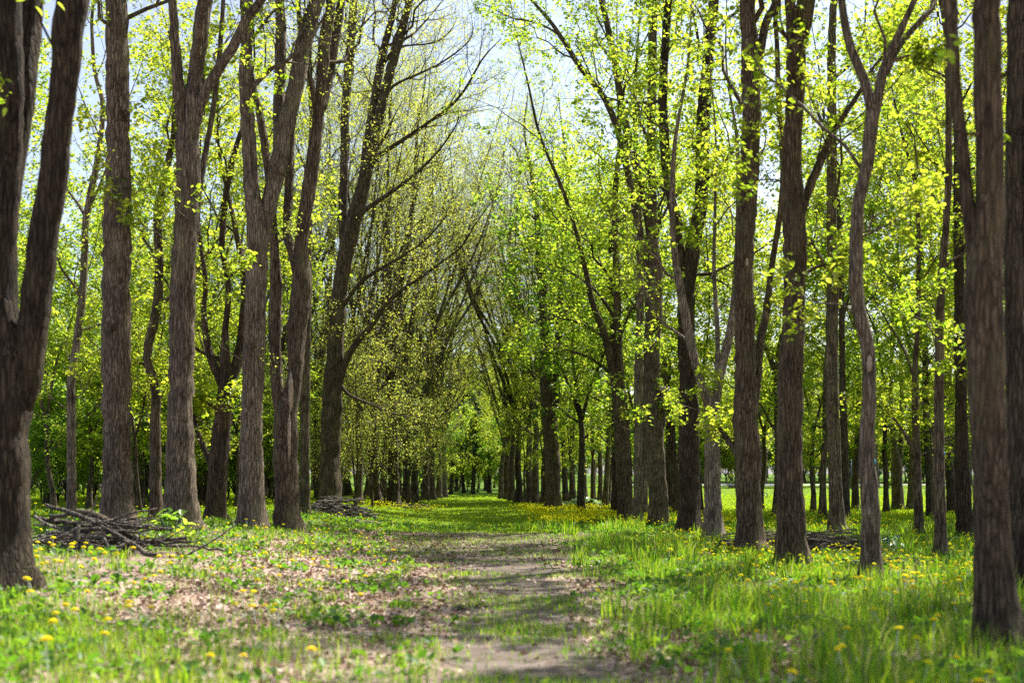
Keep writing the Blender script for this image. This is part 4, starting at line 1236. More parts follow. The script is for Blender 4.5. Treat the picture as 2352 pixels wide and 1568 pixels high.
    Y = np.repeat(y, per) + rng.normal(0, 0.05, len(x) * per)
    P = np.stack([X, Y, ground_z(X, Y) + 0.012 + rng.random(len(X)) * 0.08], -1)
    leaf_verts(mb, P, 0.075, rng, 'leaf', droop=-0.5, flat=0.6)
    tag(obj("weeds", mb.mesh("weeds", MAT['weed'])), "low broad-leaved weeds scattered through the grass", "weeds", kind="stuff")
    # dead leaves
    mb = MB()
    x, y = wedge(120000, 9.0, 38.5, rng, 0.42, 1)
    g = smooth(0.12, 0.75, f_litter(x, y) + 0.25 * (fbm(x * 1.4, y * 1.4, 95) - 0.5)) * (1 - 0.35 * f_path(x, y)) + 0.05 + 0.30 * smooth(23, 27, y) * smooth(4.5, 2.5, np.abs(x - path_x(y)))
    keep = rng.random(len(x)) < g * 0.8
    x, y = x[keep], y[keep]
    P = np.stack([x, y, ground_z(x, y) + 0.008 + 0.02 * rng.random(len(x))], -1)
    leaf_verts(mb, P, 0.055, rng, 'leaf', droop=0.0, flat=0.6)
    tag(obj("fallen_leaves", mb.mesh("fallen_leaves", MAT['litter'])), "dry pale-brown fallen leaves covering the bank beside the path", "leaves", kind="stuff")
build_cover()

# ------------------------------------------------------------------ dandelions
def dandelion_meshes(seed, h):
    rng = seeded(seed)
    b = MB()
    lean = rng.normal(0, 0.03, 2)
    t = np.linspace(0, 1, 6)
    P = np.stack([lean[0] * t ** 2, lean[1] * t ** 2, -0.02 + (h + 0.02) * t], -1)
    b.tube(P, np.linspace(0.0035, 0.0026, 6), 5)
    top = P[-1]
    f = MB()
    nrm = norm(np.array([lean[0] * 4 + rng.normal(0, .15), -0.25 + rng.normal(0, .15), 1.0]))
    a = norm(np.cross(nrm, [0, 1, 0.1]))
    c = np.cross(nrm, a)
    for ring, (r0, r1, lift, n) in enumerate([(0.004, 0.029, 0.000, 24), (0.003, 0.025, 0.008, 20), (0.001, 0.017, 0.016, 14)]):
        th = np.arange(n) * 2 * np.pi / n + rng.normal(0, 0.08, n)
        R1 = r1 * rng.uniform(0.85, 1.1, n)
        dirv = np.cos(th)[:, None] * a + np.sin(th)[:, None] * c
        sdv = -np.sin(th)[:, None] * a + np.cos(th)[:, None] * c
        wd = 0.9 * np.pi * r1 / n
        p0 = top + nrm * (lift * 0.5) + dirv * r0
        p1 = top + nrm * lift + dirv * R1[:, None] * 0.75 + sdv * wd
        p3 = top + nrm * lift + dirv * R1[:, None] * 0.75 - sdv * wd
        p2 = top + nrm * (lift * 0.9 - 0.002) + dirv * R1[:, None]
        i = np.arange(n)[:, None] * 4
        f.add(np.stack([p0, p1, p2, p3], 1).reshape(-1, 3), i + np.array([[0, 1, 2, 3]]))
    f.ball(top + nrm * 0.006, (0.017, 0.017, 0.012), 8, 5)
    return b.mesh("stalk", MAT['stalk']), f.mesh("flower_head", MAT['petal'], False)

def build_dandelions():
    kinds = [(h, *dandelion_meshes(30 + i, h)) for i, h in enumerate((0.16, 0.20, 0.25, 0.30, 0.18, 0.23))]
    rng = seeded(15)
    seen = [(150, 1405), (185, 1398), (160, 1388), (197, 1357), (135, 1422), (238, 1422), (240, 1453), (235, 1340), (283, 1378), (207, 1281), (243, 1270), (385, 1292), (397, 1293), (68, 1328), (57, 1357), (487, 1503), (565, 1503), (530, 1387),
            (587, 1390), (630, 1386), (645, 1385), (643, 1400), (602, 1303), (313, 1390), (325, 1392), (112, 1463), (705, 1488), (548, 1250), (570, 1192), (555, 1190), (690, 1165), (673, 1190), (905, 1288), (918, 1302), (895, 1262), (793, 1247),
            (512, 1228), (503, 1217), (390, 1226), (427, 1235), (415, 1238), (350, 1208), (98, 1232), (82, 1223), (150, 1185), (168, 1178), (80, 1155), (645, 1187), (690, 1190), (715, 1190), (760, 1188), (740, 1195), (620, 1208), (580, 1195),
            (1545, 1240), (1530, 1258), (1575, 1245), (1582, 1252), (1562, 1268), (1580, 1260), (1530, 1268), (1560, 1283), (1440, 1282), (1508, 1250), (1368, 1352), (1508, 1382), (1580, 1320), (1630, 1232), (1640, 1240), (1655, 1228), (1660, 1248),
            (1700, 1297), (1705, 1320), (1812, 1255), (1800, 1270), (1748, 1298), (1792, 1336), (1790, 1350), (1828, 1337), (1832, 1352), (1848, 1380), (1768, 1372), (1755, 1390), (1892, 1298), (1900, 1302), (1916, 1282), (1838, 1322), (1945, 1322),
            (1930, 1252), (1990, 1240), (2010, 1330), (2024, 1350), (2050, 1352), (2040, 1358), (2060, 1335), (2005, 1392), (2022, 1398), (2095, 1335), (2110, 1365), (2118, 1350), (2140, 1368), (2165, 1300), (2175, 1330), (2212, 1332), (2180, 1350),
            (2135, 1410), (2148, 1423), (2115, 1465), (2060, 1442), (2200, 1385), (2240, 1402), (1925, 1440), (1915, 1480), (1935, 1492), (1795, 1540), (1745, 1450), (1700, 1490), (2120, 1520), (2060, 1568), (2245, 1540), (2200, 1510), (2240, 1560),
            (2130, 1263), (2150, 1272), (2185, 1258), (2080, 1275), (2095, 1268), (2050, 1270), (2070, 1262), (2210, 1265), (2235, 1280), (2250, 1262), (2030, 1262), (2016, 1272), (2100, 1230), (2060, 1225), (2025, 1240), (1990, 1262)]
    rest = []
    pts = []
    for (u, v) in seen:
        k = rng.integers(len(kinds))
        x, y, z = foot(u, v, kinds[k][0])
        pts.append((x, y, z, k))
    # more of them, thick on the right verge and the lawn edge
    x, y = wedge(26000, 14, 74, rng, 0.38, 0)
    d = x - path_x(y)
    carpet = smooth(40, 44, y) * (1 - smooth(60, 70, y)) * (smooth(0.8, 2.0, d) * smooth(12, 6, d) * 1.0 + 0.55 * smooth(-1.2, -2.2, d) * smooth(-6, -3.6, d) * smooth(48, 52, y))
    x2, y2 = x, y
    verge = 0.9 * smooth(2.4, 4.2, d) * smooth(16, 22, y) * (1 - smooth(52, 60, y))
    left = 0.14 * smooth(-1.0, -3, d) * smooth(14, 18, y) * (1 - smooth(40, 50, y))
    lawn = 0.05 * smooth(36, 42, y)
    g = np.clip(carpet * smooth(0.30, 0.55, fbm(x * 0.6, y * 0.3, 99)) + verge * smooth(0.35, 0.6, fbm(x * 0.5, y * 0.35, 98)) + left + lawn, 0, 1)
    keep = rng.random(len(x)) < g * 0.55
    extra = sorted([(a, b, gz(a, b), int(rng.integers(len(kinds)))) for a, b in zip(x[keep], y[keep])], key=lambda t: t[1])
    x, y = wedge(30000, 42, 69, rng, 0.16, 0)
    d = x - path_x(y)
    g = smooth(1.0, 2.2, d) * smooth(10, 5, d) * (1 - smooth(60, 68, y)) + 0.35 * smooth(-1.2, -2.2, d) * smooth(-6, -3.6, d) * smooth(50, 56, y) * (1 - smooth(60, 66, y))
    keep = rng.random(len(x)) < 0.55 * np.clip(g, 0, 1) * smooth(0.35, 0.62, fbm(x * 0.6, y * 0.3, 99))
    extra += sorted([(a, b, gz(a, b), 0) for a, b in zip(x[keep], y[keep])], key=lambda t: t[1])
    room = 300 - len(pts)
    pts += extra[:room]
    rest = extra[room:]
    for (x, y, z, k) in pts:
        d = x - float(path_x(y))
        if d > 0.9:
            lab, grp = "yellow dandelion on a thin stalk in the sunny grass right of the path", "dandelions right of the path"
        elif y < 20:
            lab, grp = "yellow dandelion in the near weeds and grass left of the path", "near dandelions left of the path"
        else:
            lab, grp = "yellow dandelion among the tree feet and dead leaves left of the path", "dandelions among the left trees"
        e = empty("dandelion", (x, y, z), lab, "flower", grp, float(rng.random() * 6.28))
        e.rotation_euler = (rng.normal(0, 0.12), rng.normal(0, 0.12), rng.normal(0, 0.7))
        s = float(rng.uniform(1.15, 1.75))
        e.scale = (s, s, 1.0)
        obj("stalk", kinds[k][1], e)
        obj("flower_head", kinds[k][2], e)
    mb = MB()
    n = len(rest)
    P = np.array([(a, b, c) for a, b, c, k in rest]) + np.stack([np.zeros(n), np.zeros(n), rng.uniform(0.13, 0.27, n)], -1)
    th = np.arange(7) * 2 * np.pi / 7
    r = rng.uniform(0.028, 0.040, n)
    tl = rng.normal(0, 0.3, (n, 2))
    ring = np.stack([np.cos(th)[None] * r[:, None], np.sin(th)[None] * r[:, None], np.cos(th)[None] * r[:, None] * tl[:, :1] + np.sin(th)[None] * r[:, None] * tl[:, 1:]], -1) + P[:, None]
    low = P - np.array([0, 0, 0.004])
    top = P + np.array([0, 0, 0.022])
    V = np.concatenate([ring, top[:, None], low[:, None]], 1)
    i = np.arange(n)[:, None] * 9
    tr = np.concatenate([np.stack([i[:, 0] + k, i[:, 0] + (k + 1) % 7, i[:, 0] + 7], -1) for k in range(7)] + [np.stack([i[:, 0] + (k + 1) % 7, i[:, 0] + k, i[:, 0] + 8], -1) for k in range(7)])
    mb.add(V.reshape(-1, 3), tr)
    tag(obj("dandelion_carpet", mb.mesh("dandelion_carpet", MAT['petal'])), "carpet of small yellow dandelions along the edges of the grassy ride", "flowers", kind="stuff")
build_dandelions()

# ------------------------------------------------------------------ sticks and brush piles
def stick(pts, r0, r1, label, group=None, name="branch", cat="branch", mat='stick', crook=0.03, seed=0, n=12, forks=0):
    rng = seeded(seed)
    pts = np.asarray(pts, float)
    Q = resample(np.concatenate([pts, np.linspace(r0, r1, len(pts))[:, None]], 1), n)
    L = np.linalg.norm(pts[-1] - pts[0])
    w = np.cumsum(rng.normal(0, crook * L / n ** 0.5, (n, 3)), 0)
    w -= w[0] + (w[-1] - w[0]) * np.linspace(0, 1, n)[:, None]
    Q[:, :3] += w * np.array([1, 1, 0.6])
    g = ground_z(Q[:, 0], Q[:, 1])
    Q[:, 2] = np.maximum(Q[:, 2], g + Q[:, 3] * 0.7)
    mb = MB()
    Q[:, 3] *= 1 + 0.12 * rng.normal(0, 1, n)
    o0 = Q[0, :3].copy()
    Q[:, :3] -= o0
    mb.tube(Q[:, :3], np.maximum(Q[:, 3], 0.003), 7)
    if forks:
        b, r, _ = spawn(Q[None, :, :3], Q[None, :, 3], forks, 0.3, 0.95, 38, L * 0.35, 0.0, 6, rng, 0.6)
        mb.tubes(b, np.maximum(r, 0.0025), 5)
    return tag(obj(name, mb.mesh(name, MAT[mat]), None, o0), label, cat, group)

def pile(cx, cy, n, lx, ly, hz, lr, rr, label, group, seed, yaw=0.0, spread=0.5, fine=60, mat='stick'):
    rng = seeded(seed)
    for i in range(n):
        a = rng.normal(yaw, spread)
        L = rng.uniform(*lr)
        px, py = cx + rng.normal(0, lx * 0.45), cy + rng.normal(0, ly * 0.45)
        prof = math.exp(-((px - cx) / lx) ** 2 - ((py - cy) / ly) ** 2)
        z = gz(px, py) + 0.03 + hz * prof * rng.random()
        d = np.array([math.cos(a), math.sin(a), rng.normal(0, 0.10)]) * L / 2
        r = rng.uniform(*rr)
        c = np.array([px, py, z])
        stick([c - d, c + rng.normal(0, 0.03, 3), c + d], r, r * rng.uniform(0.35, 0.8), label, group, seed=seed * 100 + i, forks=int(rng.integers(0, 4)), mat=mat, crook=0.11)
    if fine:
        mb = MB()
        k = fine
        a = rng.normal(yaw, spread * 1.3, k)
        L = rng.uniform(0.3, 1.1, k)
        px, py = cx + rng.normal(0, lx * 0.6, k), cy + rng.normal(0, ly * 0.6, k)
        prof = np.exp(-((px - cx) / lx) ** 2 - ((py - cy) / ly) ** 2)
        z = ground_z(px, py) + 0.015 + hz * 0.9 * prof * rng.random(k)
        t = np.linspace(-0.5, 0.5, 5)
        D = np.stack([np.cos(a), np.sin(a), rng.normal(0, 0.12, k)], -1) * L[:, None]
        P = np.stack([px, py, z], -1)[:, None] + t[None, :, None] * D[:, None] + rng.normal(0, 0.02, (k, 5, 3))
        P[..., 2] = np.maximum(P[..., 2], ground_z(P[..., 0].ravel(), P[..., 1].ravel()).reshape(P.shape[:2]) + 0.006)
        mb.tubes(P, np.repeat(rng.uniform(0.003, 0.008, k)[:, None], 5, 1), 4)
        tag(obj("twigs", mb.mesh("twigs", MAT[mat])), label.replace("branch", "twigs", 1).replace("dead twigs", "fine dead twigs"), "twigs", kind="stuff")

def build_sticks():
    # near pile on the left
    c = foot(235, 1268)
    yA = c[1] + 0.6
    pile(c[0] - 0.1, yA, 40, 0.9, 0.8, 0.62, (0.8, 2.5), (0.010, 0.042), "grey dead branch heaped in the near brush pile between the left trunks", "branches of the near brush pile", 1, -0.1, 0.6, 110)
    def A(u, v, Y): return at(u, v, Y)
    s = lambda pts, r0, r1, lab, sd, f=0, m='stick', nm="branch", ct="branch", ck=0.015: stick(pts, r0, r1, lab, None, nm, ct, m, ck, sd, 16, f)
    s([A(105, 1160, yA), A(170, 1180, yA - .2), A(230, 1208, yA - .4), A(290, 1238, yA - .6), A(335, 1272, yA - .8), A(362, 1308, yA - .9)], 0.030, 0.042, "longest thick bent branch sloping across the near brush pile to the grass", 11)
    s([A(180, 1205, yA - .9), A(176, 1240, yA - .95), A(168, 1282, yA - 1.0), A(176, 1322, yA - 1.05)], 0.028, 0.014, "pale peeling branch standing down from the front of the near brush pile", 12)
    s([A(238, 1235, yA - .9), A(248, 1262, yA - .95), A(240, 1310, yA - 1), A(234, 1345, yA - 1.05)], 0.024, 0.010, "second pale crooked branch hanging down the front of the near brush pile", 13)
    s([A(388, 1296, yA - .6), A(435, 1272, yA - .5), A(480, 1248, yA - .4), A(540, 1205, yA - .3)], 0.024, 0.010, "thin forked branch rising out of the grass beyond the near brush pile", 14, 3)
    s([A(204, 1188, yA), A(220, 1150, yA), A(232, 1112, yA)], 0.016, 0.006, "dark twig sticking straight up from the near brush pile", 15, 1)
    s([A(78, 1185, yA - .3), A(105, 1202, yA - .3), A(140, 1215, yA - .3)], 0.03, 0.02, "stubby bleached branch end at the dark double trunk side of the near brush pile", 16)
    s([A(178, 1178, yA + .3), A(215, 1182, yA + .2), A(262, 1208, yA), A(300, 1232, yA - .2)], 0.075, 0.05, "broad weathered slab-like limb lying on top of the near brush pile", 17, 0, 'bark_pale')
    s([A(115, 1240, yA - .8), A(150, 1228, yA - .8), A(175, 1212, yA - .8)], 0.03, 0.02, "light grey curved branch on the front of the near brush pile", 18)
    s([A(330, 1235, yA - .2), A(420, 1238, yA - .1), A(470, 1252, yA)], 0.012, 0.005, "long thin stick trailing from the near brush pile toward the path", 19, 2)
    # the sawn billet against the knotted trunk
    x, y, z = foot(272, 1222)
    mb = MB()
    mb.tube([[0, 0, -0.05], [0.015, -0.02, 0.12], [-0.02, -0.05, 0.20]], [0.075, 0.07, 0.068], 12)
    e = empty("log", (x, y - 0.45, z), "short sawn log with an orange cut end leaning at the knotted trunk's foot", "log")
    obj("bark", mb.mesh("bark", MAT['stick']), e)
    m2 = MB()
    m2.ball([-0.021, -0.052, 0.203], (0.062, 0.062, 0.012), 12, 5)
    obj("cut_face", m2.mesh("cut_face", MAT['cut']), e)
    # farther pile, left of the path
    x, y, z = foot(770, 1184)
    pile(x, y, 32, 0.9, 0.7, 0.55, (0.5, 1.7), (0.014, 0.05), "brown dead branch heaped in the farther brush pile left of the path", "branches of the farther brush pile", 2, 0.1, 0.45, 120)
    s([A(700, 1168, y), A(745, 1160, y), A(800, 1166, y), A(868, 1190, y)], 0.05, 0.04, "thickest crooked log curving over the farther brush pile", 21)
    s([A(790, 1180, y), A(808, 1165, y), A(828, 1142, y)], 0.05, 0.03, "broken branch pointing up from the farther brush pile", 22)
    s([A(815, 1212, y - 3), A(850, 1205, y - 3), A(880, 1206, y - 3)], 0.08, 0.075, "short thick pale log lying in front of the farther brush pile", 23, 0, 'bark_pale', "log", "log")
    # sticks by the dark straight trunk
    x, y, z = foot(935, 1167)
    pile(x, y, 9, 0.7, 0.4, 0.22, (0.6, 1.5), (0.012, 0.035), "fallen dead branch at the foot of the dark straight trunk on the ride", "sticks at the dark straight trunk", 3, 0.0, 0.4, 30)
    # stacked sticks on the right
    for cu, n, lx, sd in ((1900, 40, 0.85, 4), (1790, 20, 0.5, 5)):
        x, y, z = foot(cu, 1272)
        pile(x, y + 0.4, n, lx, 0.4, 0.42, (1.2, 2.4), (0.010, 0.026), "long dark branch laid flat in the stick stack behind the furrowed trunks", "branches of the right stick stack", sd, 0.0, 0.10, 90)
    x, y, z = foot(1930, 1250)
    s([A(1870, 1252, y), A(1905, 1240, y), A(1945, 1235, y), A(1985, 1240, y)], 0.02, 0.008, "arched stick springing above the stick stack on the right", 24, 2)
    x, y, z = foot(2060, 1302)
    pile(x, y, 12, 0.9, 0.35, 0.06, (0.5, 1.3), (0.008, 0.02), "loose dark branch on bare soil beside the slender upright trunk", "loose branches right of the sinuous trunk", 6, 0.0, 0.4, 60)
    # single sticks and logs
    def lay(u0, v0, u1, v1, r0, r1, lab, sd, f=0, m='stick', nm="stick", ct="stick"):
        a, b = foot(u0, v0), foot(u1, v1)
        a, b = np.array(a), np.array(b)
        a[2] += r0; b[2] += r1
        return s([a, (a + b) / 2 + [0, 0, 0.01], b], r0, r1, lab, sd, f, m, nm, ct, 0.03)
    lay(1876, 1478, 1940, 1515, 0.05, 0.045, "thick grey log lying half sunk in the grass of the near right verge", 31, 0, 'bark_pale', "log", "log")
    lay(988, 1289, 1078, 1282, 0.016, 0.010, "long pale stick lying across the left rut of the path", 32)
    lay(922, 1388, 994, 1369, 0.022, 0.012, "bleached curved stick on dead leaves at the path's left edge", 33)
    lay(1334, 1279, 1408, 1280, 0.024, 0.018, "dark stick lying in shade at the path's right edge", 34)
    lay(130, 1420, 320, 1440, 0.014, 0.008, "grey stick lying in the weeds in front of the near brush pile", 35)
    lay(660, 1292, 770, 1310, 0.012, 0.007, "thin dark stick on the pale leaf litter left of the path", 36)
    lay(740, 1250, 820, 1256, 0.012, 0.008, "thin brown stick in the litter below the farther brush pile", 37)
    lay(1560, 1385, 1640, 1380, 0.012, 0.006, "slim stick hidden in the sunny grass right of the path", 38, 2)
    lay(1035, 1415, 1062, 1395, 0.02, 0.02, "short bleached bark piece standing out on the path's grass", 39)
    a = foot(1222, 1163)
    s([np.array(a), A(1232, 1150, a[1]), A(1246, 1138, a[1])], 0.03, 0.02, "broken reddish branch poking up from the dandelion carpet", 40)
    a = foot(1900, 1190)
    s([np.array(a), A(1912, 1180, a[1]), A(1925, 1175, a[1])], 0.02, 0.012, "bare pale stick poking out of the dandelions before the bright lawn", 41)
build_sticks()

# ------------------------------------------------------------------ plants
def plant(u, v, n, r, h, size, mat, label, cat, seed, name="plant"):
    rng = seeded(seed)
    x, y, z = foot(u, v)
    e = empty(name, (x, y, z), label, cat)
    st, lf = MB(), MB()
    a = rng.random(n) * 6.283
    q = np.sqrt(rng.random(n)) * r
    P = np.stack([np.cos(a) * q, np.sin(a) * q * 0.6, h * (1 - 0.6 * (q / r) ** 2) * rng.uniform(0.55, 1.0, n)], -1)
    t = np.linspace(0, 1, 4)[None, :, None]
    root = P * np.array([0.35, 0.35, 0]) + np.array([0, 0, -0.02])
    st.tubes(root[:, None] * (1 - t) + P[:, None] * t, np.full((n, 4), 0.006), 4)
    leaf_verts(lf, np.repeat(P, 3, 0) + rng.normal(0, size * 0.3, (n * 3, 3)), size, rng, 'leaf', 0.25, 0.35)
    obj("stems", st.mesh("stems", MAT['stalk']), e)
    obj("leaves", lf.mesh("leaves", MAT[mat]), e)
plant(1338, 1168, 110, 1.05, 0.42, 0.24, 'leaf_hosta', "low mound of broad pale-green leaves beside the dandelions right of the ride", "plant", 1)
plant(1488, 1172, 14, 0.3, 0.3, 0.2, 'leaf_hosta', "small clump of pale leaves between the burled trunk pair and dividing trunk", "plant", 2)
plant(392, 1228, 22, 0.28, 0.55, 0.15, 'leaf_mid', "young leafy seedling at the hollow-knotted trunk's foot", "plant", 3)
plant(428, 1244, 8, 0.12, 0.30, 0.10, 'leaf_bright', "small bright seedling in front of the hollow-knotted trunk", "plant", 4)
plant(2038, 1272, 18, 0.25, 0.45, 0.12, 'leaf_hosta', "pale silvery-leaved plant right behind the sinuous trunk", "plant", 5)
plant(1548, 1218, 14, 0.3, 0.28, 0.14, 'weed', "glossy leafy weed clump before the burled trunk", "plant", 6)
plant(1440, 1186, 20, 0.35, 0.25, 0.14, 'leaf_mid', "dark green leafy clump at the dividing trunk's foot", "plant", 7)

def ball_bush(u, Y, r, zc, label, seed):
    rng = seeded(seed)
    x = uY(u, Y)
    z = gz(x, Y)
    e = empty("clipped_bush", (x, Y, z), label, "bush")
    st, lf = MB(), MB()
    st.tube([[0, 0, -0.05], [0, 0, zc]], 0.045, 6)
    d = norm(rng.normal(0, 1, (900, 3)))
    P = d * (r * rng.uniform(0.75, 1.02, (900, 1))) * np.array([1, 1, 0.85]) + [0, 0, zc]
    leaf_verts(lf, P, 0.11, rng, 'diamond', 0.1, 0.9)
    obj("stem", st.mesh("stem", MAT['bark_dark']), e)
    obj("foliage", lf.mesh("foliage", MAT['leaf_mid'], False), e)
ball_bush(2042, 141, 0.40, 0.60, "round clipped bush on a short stem at the far lawn edge", 1)
ball_bush(2036, 192, 0.36, 0.75, "smaller round bush beyond the road behind the clipped one", 2)
ball_bush(1951, 150, 0.42, 0.5, "dark rounded bush beside the slim dark post", 3)

# ------------------------------------------------------------------ far furniture on the lawn's edge
def rail_fence():
    x0, x1, Y = uY(1640, 150), uY(1790, 150), 150.0
    e = empty("rail_fence", (x0, Y, gz(x0, Y)), "low pale timber rail along the far side of the lawn", "fence")
    m = plain_mat("pale_timber", (0.55, 0.54, 0.50), 0.8, 0.2, 6)
    L = x1 - x0
    for h in (0.16, 0.36):
        k = MB()
        k.tube([[0, 0, h], [L * .3, 0.03, h + .01], [L * .7, -0.03, h - .01], [L, 0, h]], 0.045, 8)
        obj("rail", k.mesh("rail", m), e)
    for i in range(5):
        k = MB()
        k.tube([[L * i / 4, 0.06, -0.1], [L * i / 4, 0.06, 0.44]], 0.055, 8)
        obj("post", k.mesh("post", m), e)
rail_fence()

def bench():
    x = uY(1882, 150)
    e = empty("bench", (x, 150, gz(x, 150)), "low dark timber bench far across the lawn between two trunks", "bench")
    m = plain_mat("dark_timber", (0.07, 0.055, 0.045), 0.7, 0.25, 8)
    k = MB()
    for j in range(3):
        k.box([0, -0.13 + 0.13 * j, 0.40], [1.3, 0.11, 0.045])
    obj("seat", k.mesh("seat", m, False), e)
    for sx in (-0.5, 0.5):
        k = MB()
        k.box([sx, 0, 0.176], [0.09, 0.34, 0.40])
        obj("leg", k.mesh("leg", m, False), e)
bench()

def post():
    x = uY(1955, 137)
    e = empty("post", (x, 137, gz(x, 137)), "slim dark post standing at the far lawn edge", "post")
    m = plain_mat("dark_metal", (0.035, 0.04, 0.05), 0.5, 0.2, 6)
    k = MB(); k.tube([[0, 0, -0.1], [0, 0, 2.7]], [0.075, 0.065], 10)
    obj("shaft", k.mesh("shaft", m), e)
    k = MB(); k.ball([0, 0, 2.74], (0.10, 0.10, 0.07), 10, 6)
    obj("cap", k.mesh("cap", m), e)
    k = MB(); k.tube([[0, 0, -0.05], [0, 0, 0.12]], [0.12, 0.10], 10)
    obj("base", k.mesh("base", m), e)
post()

x, y = uY(1684, 142), 142
pile(x, y, 14, 0.45, 0.3, 0.75, (0.6, 1.1), (0.012, 0.03), "pinkish dead branch in the far heap beside the timber rail", "far heap by the rail", 9, 0.2, 0.9, 60)

def bicycle_and_child():
    Y = 88.0
    xf = uY(1755.5, Y)
    z = gz(xf, Y)
    black = plain_mat("tyre_rubber", (0.015, 0.015, 0.017), 0.7, 0.2, 20)
    pink = plain_mat("pink_frame_paint", (0.55, 0.04, 0.14), 0.35, 0.1, 6)
    steel = plain_mat("steel", (0.5, 0.5, 0.52), 0.3, 0.1, 8, 1.0)
    e = empty("bicycle", (xf - 0.36, Y, z), "small child's bicycle with pink frame crossing the bright lawn behind the furrowed trunk", "bicycle")
    r = 0.205
    ring = np.linspace(0, 2 * np.pi, 29)
    for cx in (0.36, -0.36):
        w = bpy.data.objects.new("wheel", None); COL.objects.link(w); w.parent = e; w.location = (cx, 0, r)
        k = MB(); k.tube(np.stack([np.cos(ring) * (r - 0.022), 0 * ring, np.sin(ring) * (r - 0.022)], -1), 0.022, 8, False)
        obj("tyre", k.mesh("tyre", black), w)
        k = MB(); k.tube(np.stack([np.cos(ring) * (r - 0.045), 0 * ring, np.sin(ring) * (r - 0.045)], -1), 0.008, 6, False)
        for a in np.arange(12) * np.pi / 6:
            k.tube([[0, 0.015 * math.cos(3 * a), 0], [math.cos(a) * (r - .045), 0, math.sin(a) * (r - .045)]], 0.0016, 4)
        k.tube([[0, -0.035, 0], [0, 0.035, 0]], 0.018, 8)
        obj("rim", k.mesh("rim", steel), w)
    k = MB()
    bb, st, hd = [-0.04, 0, 0.21], [-0.14, 0, 0.46], [0.25, 0, 0.50]
    k.tube([bb, [0.262, 0, 0.44]], 0.017, 8); k.tube([bb, st], 0.015, 8); k.tube([st, hd], 0.014, 8)
    for sy in (-0.045, 0.045):
        k.tube([bb, [-0.36, sy, r]], 0.010, 6); k.tube([st, [-0.36, sy, r]], 0.009, 6)
    obj("frame", k.mesh("frame", pink), e)
    k = MB()
    k.tube([[0.245, 0, 0.56], [0.29, 0, 0.40]], 0.017, 8)
    for sy in (-0.05, 0.05):
        k.tube([[0.285, sy * .8, 0.42], [0.36, sy, r]], 0.011, 6)
    obj("fork", k.mesh("fork", pink), e)
    k = MB()
    k.tube([[0.245, 0, 0.55], [0.235, 0, 0.66]], 0.012, 8)
    k.tube([[0.14, -0.26, 0.72], [0.21, -0.13, 0.69], [0.235, 0, 0.66], [0.21, 0.13, 0.69], [0.14, 0.26, 0.72]], 0.011, 8)
    obj("handlebar", k.mesh("handlebar", steel), e)
    k = MB(); k.ball([-0.17, 0, 0.545], (0.12, 0.07, 0.03), 12, 7); k.tube([st, [-0.165, 0, 0.53]], 0.011, 6)
    obj("saddle", k.mesh("saddle", black), e)
    for sy, dz in ((-1, -0.10), (1, 0.10)):
        k = MB(); k.tube([[-0.04, 0.05 * sy, 0.21], [-0.04 + dz * 0.3, 0.06 * sy, 0.21 + dz]], 0.008, 6)
        k.box([-0.04 + dz * 0.3, 0.11 * sy, 0.21 + dz], [0.08, 0.09, 0.02])
        obj("pedal", k.mesh("pedal", black), e)
    # the rider: one continuous body, about 1.15 m tall
    V, E, R = [], [], []
    def v(p, rr, par=None):
        V.append(p); R.append(rr)
        if par is not None: E.append((par, len(V) - 1))
        return len(V) - 1
    pel = v((-0.17, 0, 0.63), 0.085)
    bel = v((-0.14, 0, 0.74), 0.085, pel)
    che = v((-0.08, 0, 0.88), 0.095, bel)
    nk = v((-0.05, 0, 0.985), 0.04, che)
    h1 = v((-0.03, 0, 1.06), 0.075, nk)
    h2 = v((-0.035, 0, 1.15), 0.07, h1)
    for sy, dz in ((-1, -0.10), (1, 0.10)):
        sh = v((-0.07, 0.12 * sy, 0.935), 0.042, che)
        el = v((0.03, 0.20 * sy, 0.82), 0.034, sh)
        wr = v((0.13, 0.235 * sy, 0.745), 0.024, el)
        pa = v((0.155, 0.24 * sy, 0.735), 0.026, wr)
        for f in range(4):
            a = v((0.185, (0.225 + 0.014 * f) * sy, 0.742 - 0.002 * f), 0.0075, pa)
            v((0.180, (0.225 + 0.014 * f) * sy, 0.712), 0.0065, a)
        t = v((0.150, 0.212 * sy, 0.722), 0.008, pa)
        v((0.168, 0.200 * sy, 0.705), 0.007, t)
        hp = v((-0.14, 0.065 * sy, 0.60), 0.062, pel)
        kn = v((0.08, 0.09 * sy, 0.50 + dz * 0.7), 0.046, hp)
        an = v((-0.05 + dz * 0.3, 0.10 * sy, 0.27 + dz), 0.03, kn)
        v((0.05 + dz * 0.3, 0.105 * sy, 0.245 + dz), 0.026, an)
    me = bpy.data.meshes.new("person")
    me.from_pydata(V, E, [])
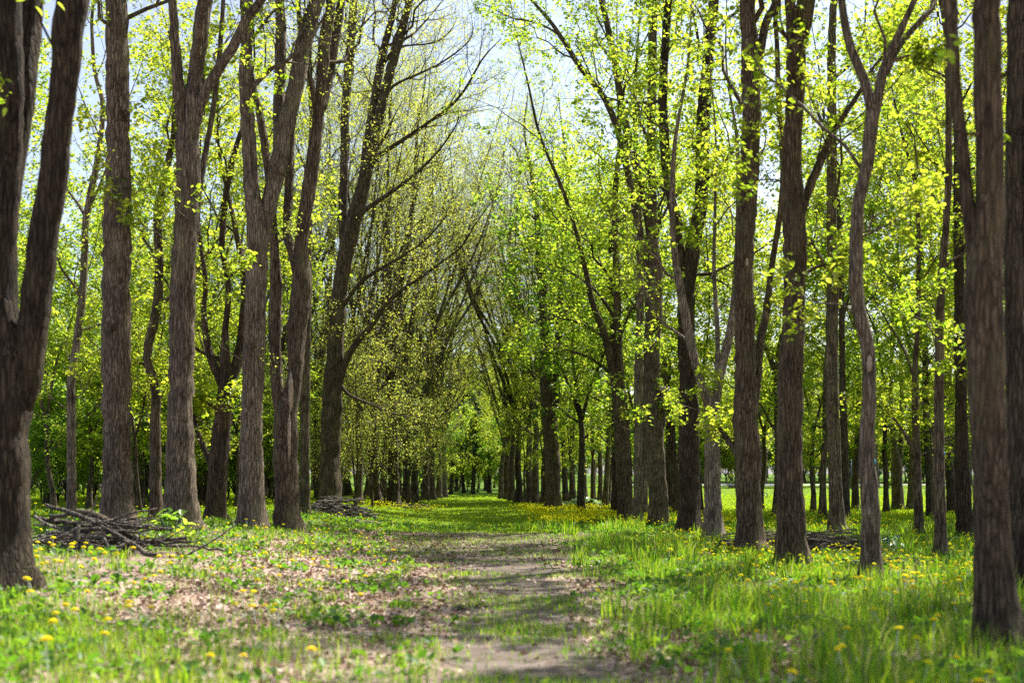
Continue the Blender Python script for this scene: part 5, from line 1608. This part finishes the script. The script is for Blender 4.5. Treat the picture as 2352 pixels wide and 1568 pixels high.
    skin = plain_mat("skin", (0.55, 0.36, 0.26), 0.6, 0.08, 6)
    p = empty("person", (xf - 0.36, Y, z), "child in pale top and dark trousers riding the small pink bicycle", "person")
    o = obj("body", me, p)
    sm = o.modifiers.new("skin", 'SKIN')
    for sv, rr in zip(me.skin_vertices[0].data, R):
        sv.radius = (rr, rr)
    me.skin_vertices[0].data[0].use_root = True
    ss = o.modifiers.new("smooth", 'SUBSURF'); ss.levels = 1; ss.render_levels = 2
    # skin colour above and at hands, pale top, dark trousers by height of the body
    m, nt, out = new_mat("clothed_body")
    tc = N(nt, "ShaderNodeTexCoord"); sp = N(nt, "ShaderNodeSeparateXYZ")
    nt.links.new(tc.outputs["Object"], sp.inputs[0])
    c = ramp(nt, sp.outputs[2], [(0.0, (0.02, 0.025, 0.05)), (0.655, (0.02, 0.025, 0.05)), (0.66, (0.62, 0.70, 0.74)), (0.975, (0.62, 0.70, 0.74)), (0.98, (0.55, 0.36, 0.26))])
    b = N(nt, "ShaderNodeBsdfPrincipled"); b.inputs["Roughness"].default_value = 0.8
    nt.links.new(c, b.inputs["Base Color"]); nt.links.new(b.outputs[0], out.inputs[0])
    me.materials.append(m)
    k = MB()
    k.ball([-0.045, 0, 1.125], (0.092, 0.085, 0.088), 14, 8)
    obj("hair", k.mesh("hair", plain_mat("dark_hair", (0.02, 0.015, 0.012), 0.5, 0.2, 30)), p)
    for sy in (-1, 1):
        k = MB(); k.ball([0.042, 0.028 * sy, 1.085], 0.009, 8, 6)
        obj("eye", k.mesh("eye", black), p)
        k = MB(); k.ball([-0.03, 0.078 * sy, 1.08], (0.012, 0.008, 0.018), 8, 6)
        obj("ear", k.mesh("ear", skin), p)
    k = MB(); k.ball([0.05, 0, 1.065], (0.014, 0.009, 0.013), 8, 6)
    obj("nose", k.mesh("nose", skin), p)
    k = MB(); k.ball([0.043, 0, 1.04], (0.006, 0.02, 0.004), 8, 6)
    obj("mouth", k.mesh("mouth", plain_mat("lips", (0.4, 0.15, 0.13), 0.5, 0.1, 6)), p)
bicycle_and_child()
